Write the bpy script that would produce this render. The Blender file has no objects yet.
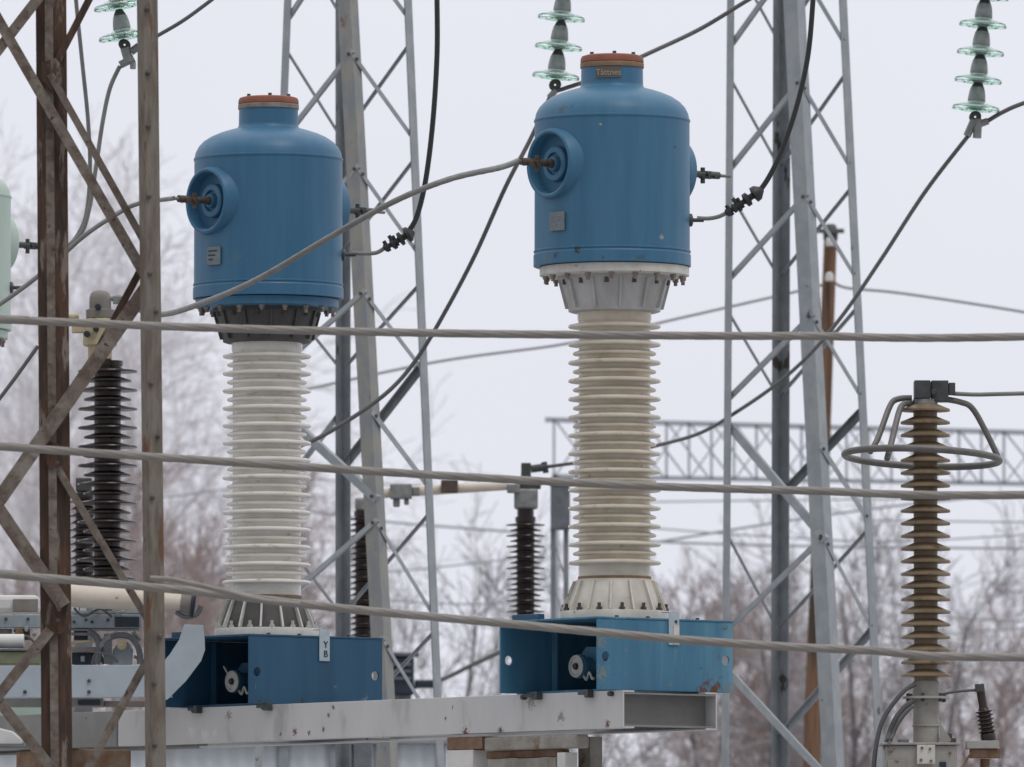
import bpy, bmesh, math, random
from mathutils import Vector, Matrix
random.seed(7)
R = math.radians
SC = bpy.context.scene
COL = SC.collection

# ---------------------------------------------------------------- camera
F_PX, CX, CY, PITCH, CAM_H = 9420.0, 512.0, 383.5, math.atan(624.5/9420.0), 1.7
cd = bpy.data.cameras.new('camera'); cam = bpy.data.objects.new('camera', cd); COL.objects.link(cam)
cam.location = (0, 0, CAM_H); cam.rotation_euler = (R(90)+PITCH, 0, 0)
cd.sensor_width = 36; cd.sensor_fit = 'HORIZONTAL'; cd.lens = F_PX/1024*36
cd.clip_start = 1; cd.clip_end = 3000
cd.dof.use_dof = True; cd.dof.focus_distance = 58.5; cd.dof.aperture_fstop = 5.8; cd.dof.aperture_blades = 9
SC.camera = cam
# ---------------------------------------------------------------- sky, sun, exposure
SUN_EL, SUN_AZ = 60, 150
w = bpy.data.worlds.new("World"); SC.world = w; w.use_nodes = True
nt = w.node_tree; nt.nodes.clear()
wo = nt.nodes.new('ShaderNodeOutputWorld'); bg = nt.nodes.new('ShaderNodeBackground'); bg.inputs['Strength'].default_value = 0.1
sky = nt.nodes.new('ShaderNodeTexSky'); sky.sky_type = 'NISHITA'; sky.sun_disc = False
sky.sun_elevation = R(SUN_EL); sky.sun_rotation = R(SUN_AZ); sky.dust_density = 3.0
tc = nt.nodes.new('ShaderNodeTexCoord'); sx = nt.nodes.new('ShaderNodeSeparateXYZ'); nt.links.new(tc.outputs['Generated'], sx.inputs[0])
cr = nt.nodes.new('ShaderNodeValToRGB'); nt.links.new(sx.outputs['Z'], cr.inputs[0])     # cloud deck: pale at the skyline, brighter overhead
cr.color_ramp.elements[0].position = 0.0; cr.color_ramp.elements[0].color = (0.76, 0.771, 0.858, 1)
cr.color_ramp.elements[1].position = 0.9; cr.color_ramp.elements[1].color = (1.55, 1.55, 1.56, 1)
e = cr.color_ramp.elements.new(0.12); e.color = (0.788, 0.799, 0.876, 1)
sc10 = nt.nodes.new('ShaderNodeVectorMath'); sc10.operation = 'SCALE'; sc10.inputs['Scale'].default_value = 10.6
nt.links.new(cr.outputs[0], sc10.inputs[0])
nz = nt.nodes.new('ShaderNodeTexNoise'); nz.inputs['Scale'].default_value = 9; nz.inputs['Detail'].default_value = 3
nt.links.new(tc.outputs['Generated'], nz.inputs['Vector'])
mr = nt.nodes.new('ShaderNodeMapRange'); mr.inputs['To Min'].default_value = 0.955; mr.inputs['To Max'].default_value = 1.04
nt.links.new(nz.outputs[0], mr.inputs[0])
az_ = nt.nodes.new('ShaderNodeMapRange'); az_.interpolation_type = 'SMOOTHSTEP'                       # the cloud is thinner, so brighter, beyond the yard than behind the camera
az_.inputs['From Min'].default_value = -0.9; az_.inputs['From Max'].default_value = 0.75; az_.inputs['To Min'].default_value = 0.42; az_.inputs['To Max'].default_value = 1.0
nt.links.new(sx.outputs['Y'], az_.inputs[0])
mlt = nt.nodes.new('ShaderNodeMath'); mlt.operation = 'MULTIPLY'; nt.links.new(mr.outputs[0], mlt.inputs[0]); nt.links.new(az_.outputs[0], mlt.inputs[1])
sc11 = nt.nodes.new('ShaderNodeVectorMath'); sc11.operation = 'SCALE'
nt.links.new(sc10.outputs[0], sc11.inputs[0]); nt.links.new(mlt.outputs[0], sc11.inputs['Scale'])
mx = nt.nodes.new('ShaderNodeMix'); mx.data_type = 'RGBA'; mx.inputs['Factor'].default_value = 0.94
nt.links.new(sky.outputs[0], mx.inputs['A']); nt.links.new(sc11.outputs[0], mx.inputs['B'])
nt.links.new(mx.outputs['Result'], bg.inputs['Color']); nt.links.new(bg.outputs[0], wo.inputs[0])
sd = bpy.data.lights.new('sun', 'SUN'); sd.energy = 0.95; sd.angle = R(22); sd.color = (1, 0.97, 0.93)
so = bpy.data.objects.new('sun', sd); COL.objects.link(so)
az = R(SUN_AZ); sdir = Vector((math.sin(az)*math.cos(R(SUN_EL)), math.cos(az)*math.cos(R(SUN_EL)), math.sin(R(SUN_EL))))
so.rotation_euler = sdir.to_track_quat('Z', 'Y').to_euler()
SC.view_settings.view_transform = 'Standard'; SC.view_settings.look = 'None'
SC.view_settings.exposure = 0.0; SC.view_settings.gamma = 1.0; SC.view_settings.use_curve_mapping = False
SC.render.engine = 'CYCLES'
SC.cycles.use_denoising = True
SC.cycles.max_bounces = 6; SC.cycles.transparent_max_bounces = 8; SC.cycles.transmission_bounces = 6
SC.cycles.caustics_reflective = False; SC.cycles.caustics_refractive = False

# ---------------------------------------------------------------- helpers
_cp, _sp = math.cos(PITCH), math.sin(PITCH)
def P(px, py, Y):
    a, b = (px-CX)/F_PX, -(py-CY)/F_PX
    fy, fz = _cp - b*_sp, _sp + b*_cp
    t = Y/fy
    return Vector((a*t, Y, CAM_H + fz*t))
def S(Y): return Y/F_PX
Z = Vector((0, 0, 1))

def root_of(o):
    while o.parent: o = o.parent
    return o
class MB:
    def __init__(s): s.v = []; s.f = []
    def add(s, vs, fs):
        o = len(s.v); s.v += [Vector(p) for p in vs]; s.f += [tuple(i+o for i in q) for q in fs]; return s
    def obox(s, o, a, b, c):             # corner + three edge vectors
        o, a, b, c = Vector(o), Vector(a), Vector(b), Vector(c)
        vs = [o, o+a, o+a+b, o+b, o+c, o+a+c, o+a+b+c, o+b+c]
        fs = [(0,3,2,1), (4,5,6,7), (0,1,5,4), (1,2,6,5), (2,3,7,6), (3,0,4,7)]
        if a.cross(b).dot(c) < 0: fs = [tuple(reversed(q)) for q in fs]
        return s.add(vs, fs)
    def cbox(s, c, x, y, z):             # centre + full sizes, axis aligned
        return s.obox((c[0]-x/2, c[1]-y/2, c[2]-z/2), (x,0,0), (0,y,0), (0,0,z))
    def lathe(s, c, prof, n=32, axis=Z, cap=True):   # prof: (radius, distance along axis)
        axis = Vector(axis).normalized(); u = axis.orthogonal().normalized(); v = axis.cross(u)
        c = Vector(c); vs = []; fs = []
        for r, h in prof:
            for k in range(n):
                a = 2*math.pi*k/n; vs.append(c + axis*h + u*(r*math.cos(a)) + v*(r*math.sin(a)))
        m = len(prof)
        for i in range(m-1):
            for k in range(n):
                q = (i*n+k, i*n+(k+1)%n, (i+1)*n+(k+1)%n, (i+1)*n+k)
                fs.append(q)
        if cap:
            fs.append(tuple(range(n-1, -1, -1))); fs.append(tuple(range((m-1)*n, m*n)))
        if prof[0][1] > prof[-1][1]: fs = [tuple(reversed(q)) for q in fs]
        return s.add(vs, fs)
    def cyl(s, p0, p1, r, n=16, r1=None):
        p0, p1 = Vector(p0), Vector(p1)
        return s.lathe(p0, [(r, 0), (r if r1 is None else r1, (p1-p0).length)], n, p1-p0)
    def tube(s, pts, r, n=8, rope=0, lobes=6, twist=12.0):
        pts = [Vector(p) for p in pts]; m = len(pts); vs = []; fs = []; L = 0
        t0 = (pts[1]-pts[0]).normalized(); u = t0.orthogonal().normalized()
        for i, p in enumerate(pts):
            t = (pts[min(i+1, m-1)]-pts[max(i-1, 0)]).normalized()
            u = (u - t*u.dot(t)).normalized(); v = t.cross(u)
            if i: L += (p-pts[i-1]).length
            rr = r[i] if isinstance(r, (list, tuple)) else r
            for k in range(n):
                a = 2*math.pi*k/n
                q = rr*(1 - rope*(1-abs(math.cos(lobes/2*(a - twist*L))))) if rope else rr
                vs.append(p + u*(q*math.cos(a)) + v*(q*math.sin(a)))
        for i in range(m-1):
            for k in range(n): fs.append((i*n+k, i*n+(k+1)%n, (i+1)*n+(k+1)%n, (i+1)*n+k))
        fs.append(tuple(range(n-1, -1, -1))); fs.append(tuple(range((m-1)*n, m*n)))
        return s.add(vs, fs)
    def torus(s, c, u, v, r, t, n=64, k=10):
        pts = []; c, u, v = Vector(c), Vector(u).normalized(), Vector(v).normalized(); nn = u.cross(v); vs = []; fs = []
        for i in range(n):
            a = 2*math.pi*i/n; d = u*math.cos(a) + v*math.sin(a)
            for j in range(k):
                b = 2*math.pi*j/k; vs.append(c + d*(r+t*math.cos(b)) + nn*(t*math.sin(b)))
        for i in range(n):
            for j in range(k): fs.append((i*k+j, ((i+1)%n)*k+j, ((i+1)%n)*k+(j+1)%k, i*k+(j+1)%k))
        return s.add(vs, fs)
    def prism(s, poly, d):               # closed outline + extrusion vector
        poly = [Vector(p) for p in poly]; d = Vector(d); n = len(poly)
        fs = [tuple(range(n-1, -1, -1)), tuple(range(n, 2*n))] + [(i, (i+1)%n, n+(i+1)%n, n+i) for i in range(n)]
        return s.add(poly + [p+d for p in poly], fs)
    def angle(s, p0, p1, A, B, wa, wb, t):           # rolled angle section from p0 to p1
        p0, p1 = Vector(p0), Vector(p1); ax = (p1-p0).normalized()
        A = (Vector(A) - ax*Vector(A).dot(ax)).normalized(); B = Vector(B) - ax*Vector(B).dot(ax); B = (B - A*B.dot(A)*0.0).normalized()
        poly = [p0, p0+A*wa, p0+A*wa+B*t, p0+A*t+B*t, p0+B*wb+A*t, p0+B*wb]
        return s.prism(poly, p1-p0)
    def plate(s, o, U, V, N, wd, ht, holes=(), th=.012):   # rectangular plate with round holes
        o, U, V, N = Vector(o), Vector(U), Vector(V), Vector(N)
        bm = bmesh.new(); es = []
        def loop(pts):
            vv = [bm.verts.new(p) for p in pts]
            for i in range(len(vv)): es.append(bm.edges.new((vv[i], vv[(i+1)%len(vv)])))
        loop([o, o+U*wd, o+U*wd+V*ht, o+V*ht])
        for (hx, hy, r) in holes:
            loop([o+U*(hx+r*math.cos(2*math.pi*k/18))+V*(hy+r*math.sin(2*math.pi*k/18)) for k in range(18)])
        bmesh.ops.triangle_fill(bm, edges=es, use_beauty=True, use_dissolve=False)
        g = bmesh.ops.extrude_face_region(bm, geom=bm.faces[:])
        bmesh.ops.translate(bm, verts=[x for x in g['geom'] if isinstance(x, bmesh.types.BMVert)], vec=N*th)
        bmesh.ops.recalc_face_normals(bm, faces=bm.faces[:])
        bm.verts.index_update()
        s.add([x.co.copy() for x in bm.verts], [tuple(x.index for x in fc.verts) for fc in bm.faces]); bm.free(); return s
    def build(s, name, mat, parent=None, smooth=35, bevel=0.0):
        if parent is None:
            lo = Vector([min(p[i] for p in s.v) for i in range(3)]); hi = Vector([max(p[i] for p in s.v) for i in range(3)])
            org = Vector(((lo.x+hi.x)/2, (lo.y+hi.y)/2, lo.z))
        else: org = root_of(parent).location
        me = bpy.data.meshes.new(name); me.from_pydata([p-org for p in s.v], [], s.f)
        bm = bmesh.new(); bm.from_mesh(me); bmesh.ops.recalc_face_normals(bm, faces=bm.faces[:]) if len(s.f) < 20000 else None
        bm.to_mesh(me); bm.free()
        if smooth:
            me.polygons.foreach_set('use_smooth', [True]*len(me.polygons)); me.set_sharp_from_angle(angle=R(smooth))
        me.materials.append(mat)
        o = bpy.data.objects.new(name, me); COL.objects.link(o)
        if parent is None: o.location = org
        else: o.parent = parent
        if bevel:
            b = o.modifiers.new('bevel', 'BEVEL'); b.width = bevel; b.segments = 2; b.limit_method = 'ANGLE'; b.angle_limit = R(40)
        return o
def tag(o, label, cat=None, group=None, kind=None):
    if label: o['label'] = label
    if cat: o['category'] = cat
    if group: o['group'] = group
    if kind: o['kind'] = kind
    return o
def thing(name, label, cat, loc, group=None):
    o = bpy.data.objects.new(name, None); COL.objects.link(o); o.location = loc; o.empty_display_size = .2
    return tag(o, label, cat, group)
def copy_tree(o, parent=None):
    c = o.copy(); COL.objects.link(c)
    if parent: c.parent = parent
    for ch in list(o.children): copy_tree(ch, c)
    return c
def spline(pts, sub=10):
    pts = [Vector(p) for p in pts]; out = []
    for i in range(len(pts)-1):
        p0, p1, p2, p3 = pts[max(i-1, 0)], pts[i], pts[i+1], pts[min(i+2, len(pts)-1)]
        for k in range(sub):
            t = k/sub
            out.append(.5*((2*p1) + (p2-p0)*t + (2*p0-5*p1+4*p2-p3)*t*t + (3*p1-p0-3*p2+p3)*t**3))
    out.append(pts[-1]); return out
def text_mb(txt, size, o, X, Y, N, th=.002):
    cu = bpy.data.curves.new('lettering', 'FONT'); cu.body = txt; cu.size = size; cu.align_x = 'CENTER'; cu.align_y = 'CENTER'; cu.extrude = th
    ob = bpy.data.objects.new('lettering', cu); COL.objects.link(ob)
    dg = bpy.context.evaluated_depsgraph_get(); me = bpy.data.meshes.new_from_object(ob.evaluated_get(dg))
    m = MB(); m.add([Vector(o)+Vector(X)*v.co.x+Vector(Y)*v.co.y+Vector(N)*v.co.z for v in me.vertices], [tuple(p.vertices) for p in me.polygons])
    bpy.data.objects.remove(ob); bpy.data.curves.remove(cu); bpy.data.meshes.remove(me)
    return m

# ---------------------------------------------------------------- materials
MATS = {}
def srgb(r, g, b):
    f = lambda c: c/255/12.92 if c/255 <= .04045 else ((c/255+.055)/1.055)**2.4
    return (f(r), f(g), f(b), 1)
def mat(name, base, var=None, scale=6, detail=6, rough=.5, metal=0, spots=None, spot_scale=25, spot_at=.68, spot_soft=.05,
        stretch=(1,1,1), bump=0, bump_scale=60, mix=(.35,.65), trans=0, second=None, second_scale=3, second_at=(.5,.62), spec=.5, patches=()):
    m = bpy.data.materials.new(name); m.use_nodes = True; nt = m.node_tree; b = nt.nodes['Principled BSDF']
    L = nt.links.new; N = nt.nodes.new
    tc = N('ShaderNodeTexCoord'); mp = N('ShaderNodeMapping'); mp.inputs['Scale'].default_value = stretch; L(tc.outputs['Object'], mp.inputs[0])
    oi = N('ShaderNodeObjectInfo'); ad = N('ShaderNodeVectorMath'); ad.operation = 'ADD'
    sm = N('ShaderNodeVectorMath'); sm.operation = 'SCALE'; sm.inputs['Scale'].default_value = 37.0
    cx = N('ShaderNodeCombineXYZ'); L(oi.outputs['Random'], cx.inputs[0]); L(oi.outputs['Random'], cx.inputs[2]); L(cx.outputs[0], sm.inputs[0])
    L(mp.outputs[0], ad.inputs[0]); L(sm.outputs[0], ad.inputs[1])
    def noise(sc, det, lo, hi):
        n = N('ShaderNodeTexNoise'); n.inputs['Scale'].default_value = sc; n.inputs['Detail'].default_value = det; n.inputs['Roughness'].default_value = .6
        L(ad.outputs[0], n.inputs['Vector']); r = N('ShaderNodeMapRange'); r.inputs['From Min'].default_value = lo; r.inputs['From Max'].default_value = hi
        L(n.outputs[0], r.inputs[0]); return r.outputs[0]
    cur = None
    def blend(fac, col):
        nonlocal cur
        x = N('ShaderNodeMix'); x.data_type = 'RGBA'; L(fac, x.inputs['Factor'])
        if cur is None: x.inputs['A'].default_value = base
        else: L(cur, x.inputs['A'])
        x.inputs['B'].default_value = col; cur = x.outputs['Result']
    if var: blend(noise(scale, detail, *mix), var)
    if second: blend(noise(second_scale, 8, *second_at), second)
    if spots: blend(noise(spot_scale, 3, spot_at, spot_at+spot_soft), spots)
    for (pc, pr, pcol) in patches:                    # rust, chips and dirt of their own shape at one spot
        ds = N('ShaderNodeVectorMath'); ds.operation = 'DISTANCE'; L(tc.outputs['Object'], ds.inputs[0]); ds.inputs[1].default_value = pc
        nn = N('ShaderNodeTexNoise'); nn.inputs['Scale'].default_value = 2.4/pr; nn.inputs['Detail'].default_value = 6; L(tc.outputs['Object'], nn.inputs['Vector'])
        ma = N('ShaderNodeMath'); ma.operation = 'MULTIPLY_ADD'; L(nn.outputs[0], ma.inputs[0]); ma.inputs[1].default_value = 3.4*pr; L(ds.outputs['Value'], ma.inputs[2])
        rr = N('ShaderNodeMapRange'); rr.inputs['From Min'].default_value = pr*2.6; rr.inputs['From Max'].default_value = pr*2.05; L(ma.outputs[0], rr.inputs[0]); blend(rr.outputs[0], pcol)
    if cur is not None: L(cur, b.inputs['Base Color'])
    else: b.inputs['Base Color'].default_value = base
    b.inputs['Roughness'].default_value = rough; b.inputs['Metallic'].default_value = metal; b.inputs['Specular IOR Level'].default_value = spec
    if trans: b.inputs['Transmission Weight'].default_value = trans; b.inputs['IOR'].default_value = 1.35
    if bump:
        bp = N('ShaderNodeBump'); bp.inputs['Strength'].default_value = bump; bp.inputs['Distance'].default_value = .01
        n = N('ShaderNodeTexNoise'); n.inputs['Scale'].default_value = bump_scale; n.inputs['Detail'].default_value = 4; L(ad.outputs[0], n.inputs['Vector'])
        L(n.outputs[0], bp.inputs['Height']); L(bp.outputs[0], b.inputs['Normal'])
    MATS[name] = m; return m
rust_c = (.14, .055, .025, 1)
M = MATS
_KR = 58.6/9420; _Z0 = 1.7 + (1008-690)*57.9/9420
_dv = Vector((math.cos(R(51)), -math.sin(R(51)), 0)); _wv = Vector((math.sin(R(51)), math.cos(R(51)), 0))
def tank_pt(px, py): x = (px-612.5)*_KR; return (x, -math.sqrt((78*_KR)**2-x*x), 1.7+(1008-py)*_KR-_Z0)
def panel_pt(v, z): return tuple(_dv*.48 + _wv*v + Vector((0,0,z)))
_dk = (.045,.03,.022,1); _ch = (.35,.34,.30,1); _ru = (.13,.05,.022,1); _gy = (.17,.20,.19,1)
mat('blue_tank', (.039,.130,.235,1), (.047,.149,.258,1), 11, rough=.42, mix=(.38,.62), stretch=(1,1,.10), spec=.35, second=(.05,.15,.24,1), second_scale=7, second_at=(.60,.72), spots=(.12,.13,.12,1), spot_scale=30, spot_at=.74, spot_soft=.02,
    patches=[((-.28,-.40,1.98), .02, _dk), ((-.10,-.478,2.05), .03, (.05,.07,.08,1)), ((.20,-.43,2.02), .03, (.05,.08,.10,1)), ((-.2,-.44,2.9), .05, (.06,.15,.22,1))])
mat('blue_tank_worn', (.043,.142,.245,1), (.053,.162,.27,1), 11, rough=.45, mix=(.38,.62), stretch=(1,1,.10), spec=.35, second=(.07,.18,.27,1), second_scale=7, second_at=(.60,.72), spots=(.11,.10,.08,1), spot_scale=28, spot_at=.735, spot_soft=.02,
    patches=[(tank_pt(577,255), .028, _dk), (tank_pt(556,259), .022, _dk), (tank_pt(661,241), .018, _ch), (tank_pt(560,112), .04, (.07,.10,.12,1)), (tank_pt(570,110), .02, _dk), (tank_pt(603,263), .012, _dk), (tank_pt(552,197), .035, (.08,.10,.10,1)), (tank_pt(548,262), .03, (.10,.12,.12,1)), (tank_pt(640,262), .03, (.06,.10,.13,1)), (tank_pt(600,130), .012, _ch), (tank_pt(675,150), .012, _dk), (tank_pt(598,101), .012, _ch)])
mat('blue_base', (.022,.080,.150,1), (.027,.094,.17,1), 9, rough=.5, mix=(.38,.62), stretch=(1,1,.12), spec=.35, spots=(.3,.33,.36,1), spot_scale=24, spot_at=.745, spot_soft=.02,
    patches=[(panel_pt(.42,.05), .03, (.20,.25,.28,1)), (panel_pt(.18,.12), .02, (.16,.22,.26,1)), (panel_pt(-.1,.02), .03, _dk), (panel_pt(-.45,.02), .03, (.05,.05,.045,1))])
mat('blue_base_faded', (.052,.162,.265,1), (.064,.19,.30,1), 9, rough=.55, mix=(.38,.62), spec=.35, spots=rust_c, spot_scale=11, spot_at=.70, spot_soft=.03, second=(.13,.29,.39,1), second_scale=4, second_at=(.5,.7), stretch=(1,1,.12),
    patches=[(panel_pt(-.30,.25), .02, _gy), (panel_pt(-.30,.10), .02, _gy), (panel_pt(.06,.12), .016, _gy), (panel_pt(.06,.04), .02, _gy), (panel_pt(.50,.40), .03, (.12,.09,.06,1)), (panel_pt(.40,.0), .10, _ru), (panel_pt(.31,.0), .05, _ru), (panel_pt(-.49,.10), .055, _gy), (panel_pt(-.50,.30), .05, _gy), (panel_pt(-.47,.17), .022, _ru), (panel_pt(.45,.22), .022, _ru), (panel_pt(.30,.15), .018, _dk), (panel_pt(.18,.10), .014, _dk), (panel_pt(.52,.03), .04, _gy), (panel_pt(-.40,.09), .016, _dk)])
mat('mint_paint', (.42,.54,.47,1), (.47,.58,.51,1), 3, rough=.45)
mat('cap_red', (.26,.085,.05,1), (.20,.07,.045,1), 9, rough=.7, spots=(.12,.05,.03,1), spot_scale=20)
mat('gasket', (.30,.20,.12,1), (.22,.13,.08,1), 12, rough=.8)
mat('gasket_grey', (.32,.31,.29,1), (.22,.16,.12,1), 12, rough=.8)
mat('flange_white', (.62,.61,.58,1), (.50,.48,.44,1), 10, rough=.6, spots=rust_c, spot_scale=22, spot_at=.66)
mat('collar_grey', (.50,.51,.52,1), (.38,.37,.36,1), 7, rough=.55, stretch=(1,1,.4), spots=(.10,.09,.08,1), spot_scale=20, spot_at=.70)
mat('collar_dark', (.045,.045,.048,1), (.075,.07,.068,1), 8, rough=.55)
mat('skirt_dark', (.085,.08,.078,1), (.05,.047,.045,1), 7, rough=.6)
mat('porcelain_white', (.765,.745,.70,1), (.67,.645,.59,1), 6, rough=.16, mix=(.4,.66), stretch=(1,1,2), spots=(.40,.365,.30,1), spot_scale=9, spot_at=.62, spot_soft=.16)
mat('porcelain_cream', (.66,.61,.52,1), (.56,.50,.41,1), 6, rough=.18, mix=(.4,.66), stretch=(1,1,2), spots=(.36,.28,.19,1), spot_scale=10, spot_at=.62, spot_soft=.14)
mat('porcelain_brown', (.020,.0105,.009,1), (.032,.017,.015,1), 8, rough=.25)
mat('porcelain_ochre', (.25,.19,.125,1), (.16,.115,.072,1), 7, rough=.45, spots=(.10,.065,.04,1), spot_scale=9, spot_at=.6, spot_soft=.15)
mat('skirt_cream', (.62,.59,.53,1), (.48,.45,.40,1), 7, rough=.6, spots=(.2,.15,.1,1), spot_scale=16, spot_at=.68)
mat('bolt_steel', (.30,.27,.24,1), (.16,.12,.10,1), 20, rough=.5, metal=.4)
mat('bolt_dark', (.10,.095,.09,1), (.05,.04,.035,1), 20, rough=.5, metal=.3)
mat('bolt_pale', (.55,.55,.53,1), (.4,.38,.35,1), 20, rough=.5)
mat('plate_grey', (.19,.22,.24,1), (.14,.17,.19,1), 20, rough=.5, metal=.3)
mat('lettering', (.36,.34,.30,1), rough=.7)
mat('lettering_dark', (.02,.03,.04,1), rough=.7)
mat('plate_rust', (.16,.10,.06,1), (.10,.11,.11,1), 20, rough=.8)
mat('tag_pale', (.42,.50,.55,1), (.36,.43,.48,1), 20, rough=.5)
mat('terminal_brown', (.11,.08,.065,1), (.065,.05,.042,1), 16, rough=.6, metal=.3)
mat('hub_dark', (.015,.02,.025,1), rough=.6)
mat('dial_pale', (.42,.44,.43,1), (.30,.31,.30,1), 20, rough=.5)
mat('clamp_grey', (.30,.31,.31,1), (.2,.2,.2,1), 15, rough=.5, metal=.4)
mat('ring_grey', (.16,.155,.15,1), (.12,.115,.11,1), 12, rough=.5, metal=.3)
mat('clamp_dark', (.05,.058,.06,1), (.08,.085,.085,1), 15, rough=.5, metal=.3)
_wh = (.62,.62,.60,1); _g2 = (.25,.25,.24,1)
mat('beam_grey', (.56,.56,.565,1), (.50,.50,.505,1), 4, rough=.5, spots=rust_c, spot_scale=9, spot_at=.72, spot_soft=.02, second=(.33,.33,.33,1), second_scale=4, second_at=(.58,.74), stretch=(1,1,.35),
    patches=[(tuple(_dv*-4.25 + Vector((0,0,0.05))), 0.05, _wh), (tuple(_dv*-4.15 + Vector((0,0,0.06))), 0.03, _wh), (tuple(_dv*-4.4 + Vector((0,0,0.08))), 0.05, _wh), (tuple(_dv*-3.3 + Vector((0,0,0.05))), 0.03, _ru), (tuple(_dv*-3.15 + Vector((0,0,0.04))), 0.02, _ru), (tuple(_dv*-3 + Vector((0,0,0.06))), 0.02, _ru), (tuple(_dv*-3.45 + Vector((0,0,0.04))), 0.014, _ru), (tuple(_dv*-2.95 + Vector((0,0,0.15))), 0.018, _dk), (tuple(_dv*-2.9 + Vector((0,0,0.2))), 0.02, _ru), (tuple(_dv*-1.75 + Vector((0,0,0.1))), 0.014, _dk), (tuple(_dv*-0.9 + Vector((0,0,0.18))), 0.05, _g2), (tuple(_dv*-0.6 + Vector((0,0,0.08))), 0.04, _g2), (tuple(_dv*-0.15 + Vector((0,0,0.03))), 0.03, _ru), (tuple(_dv*-1.55 + Vector((0,0,0.005))), 0.04, _ru), (tuple(_dv*-1.2 + Vector((0,0,0.01))), 0.03, _ru), (tuple(_dv*-4 + Vector((0,0,0.17))), 0.04, _g2)])
mat('beam_dull', (.25,.25,.245,1), (.19,.185,.18,1), 4, rough=.6, spots=rust_c, spot_scale=9, spot_at=.70)
mat('beam_blue', (.40,.46,.52,1), (.34,.39,.44,1), 4, rough=.5)
mat('tower_steel', (.29,.32,.35,1), (.35,.375,.395,1), 9, mix=(.42,.6), rough=.55, metal=.15, spots=(.13,.115,.10,1), spot_scale=7, spot_at=.70, spot_soft=.03, stretch=(1,1,.7))
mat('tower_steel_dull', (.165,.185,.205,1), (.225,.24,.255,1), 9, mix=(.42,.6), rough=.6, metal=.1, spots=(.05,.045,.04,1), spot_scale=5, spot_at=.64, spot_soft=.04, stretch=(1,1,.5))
mat('tower_steel_tan', (.29,.285,.26,1), (.225,.24,.26,1), 9, mix=(.42,.6), rough=.6, spots=(.16,.09,.05,1), spot_scale=7, spot_at=.68, stretch=(1,1,.5))
mat('rusty_steel', (.040,.025,.018,1), (.088,.045,.028,1), 22, rough=.85, mix=(.42,.6), second=(.20,.165,.135,1), second_scale=13, second_at=(.57,.63), stretch=(1,1,.18), bump=.4, spots=(.02,.013,.01,1), spot_scale=26, spot_at=.66)
mat('rusty_galv', (.185,.165,.14,1), (.12,.095,.075,1), 18, rough=.7, mix=(.42,.6), second=(.13,.065,.035,1), second_scale=12, second_at=(.58,.63), stretch=(1,1,.18), bump=.3, spots=(.035,.022,.018,1), spot_scale=24, spot_at=.68)
mat('brace_steel', (.165,.135,.115,1), (.10,.072,.056,1), 14, rough=.8, mix=(.42,.6), second=(.215,.19,.165,1), second_scale=9, second_at=(.52,.66), bump=.3, spots=(.05,.026,.018,1), spot_scale=22, spot_at=.655)
mat('wire_tan', (.25,.238,.222,1), (.20,.185,.17,1), 6, rough=.6, metal=.2)
mat('wire_grey', (.22,.22,.22,1), (.17,.165,.16,1), 8, rough=.55, metal=.2)
mat('wire_dark', (.085,.087,.095,1), (.11,.11,.115,1), 8, rough=.6)
mat('wire_black', (.022,.023,.026,1), rough=.5)
mat('wire_far', (.33,.34,.37,1), rough=.7)
mat('glass_green', (.70,.925,.845,1), rough=.08, trans=.88)
mat('cap_steel', (.36,.40,.385,1), (.25,.28,.27,1), 20, rough=.5, metal=.3)
mat('cement_dark', (.055,.06,.06,1), (.10,.10,.10,1), 20, rough=.7)
mat('cream_paint', (.66,.59,.51,1), (.57,.50,.43,1), 6, rough=.55, spots=(.2,.13,.09,1), spot_scale=12, spot_at=.7)
mat('cream_housing', (.50,.43,.28,1), (.40,.33,.21,1), 10, rough=.6, spots=(.12,.06,.03,1), spot_scale=14, spot_at=.66)
mat('dome_grey', (.25,.23,.21,1), (.18,.165,.15,1), 10, rough=.6)
mat('steel_blue', (.30,.355,.39,1), (.22,.26,.29,1), 8, rough=.55)
mat('steel_mid', (.16,.18,.20,1), (.10,.11,.125,1), 8, rough=.55)
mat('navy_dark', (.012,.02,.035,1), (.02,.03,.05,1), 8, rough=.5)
mat('olive_paint', (.22,.23,.14,1), (.16,.17,.11,1), 8, rough=.6)
mat('white_paint', (.70,.69,.68,1), (.58,.57,.56,1), 6, rough=.5)
mat('panel_white', (.64,.68,.73,1), (.58,.62,.67,1), 3, rough=.5)
mat('panel_frame', (.30,.33,.37,1), (.24,.26,.29,1), 5, rough=.6)
mat('concrete', (.36,.34,.31,1), (.24,.22,.19,1), 7, rough=.9, second=(.17,.10,.06,1), second_scale=6, second_at=(.58,.68), bump=.4)
mat('rust_block', (.16,.085,.05,1), (.24,.17,.12,1), 10, rough=.9, bump=.4)
mat('wood_pole', (.21,.115,.066,1), (.11,.06,.037,1), 3, rough=.85, stretch=(6,6,.3), second=(.06,.04,.03,1), second_scale=1.5, second_at=(.52,.62), bump=.3)
mat('wood_cap', (.07,.075,.08,1), (.12,.12,.12,1), 9, rough=.7)
mat('box_grey', (.36,.35,.33,1), (.27,.255,.23,1), 7, rough=.6, spots=rust_c, spot_scale=14, spot_at=.67)
mat('gantry_steel', (.44,.46,.51,1), (.38,.40,.45,1), 2, rough=.7)
mat('bark_frost', (.62,.60,.62,1), (.5,.48,.5,1), 3, rough=.9)
mat('twig_frost', (.74,.72,.75,1), (.56,.53,.56,1), .8, rough=.9, detail=3)
mat('bark_brown', (.11,.085,.08,1), (.18,.15,.145,1), 3, rough=.9)
mat('twig_pink', (.29,.22,.205,1), (.40,.335,.33,1), .8, rough=.9, detail=3)
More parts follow.
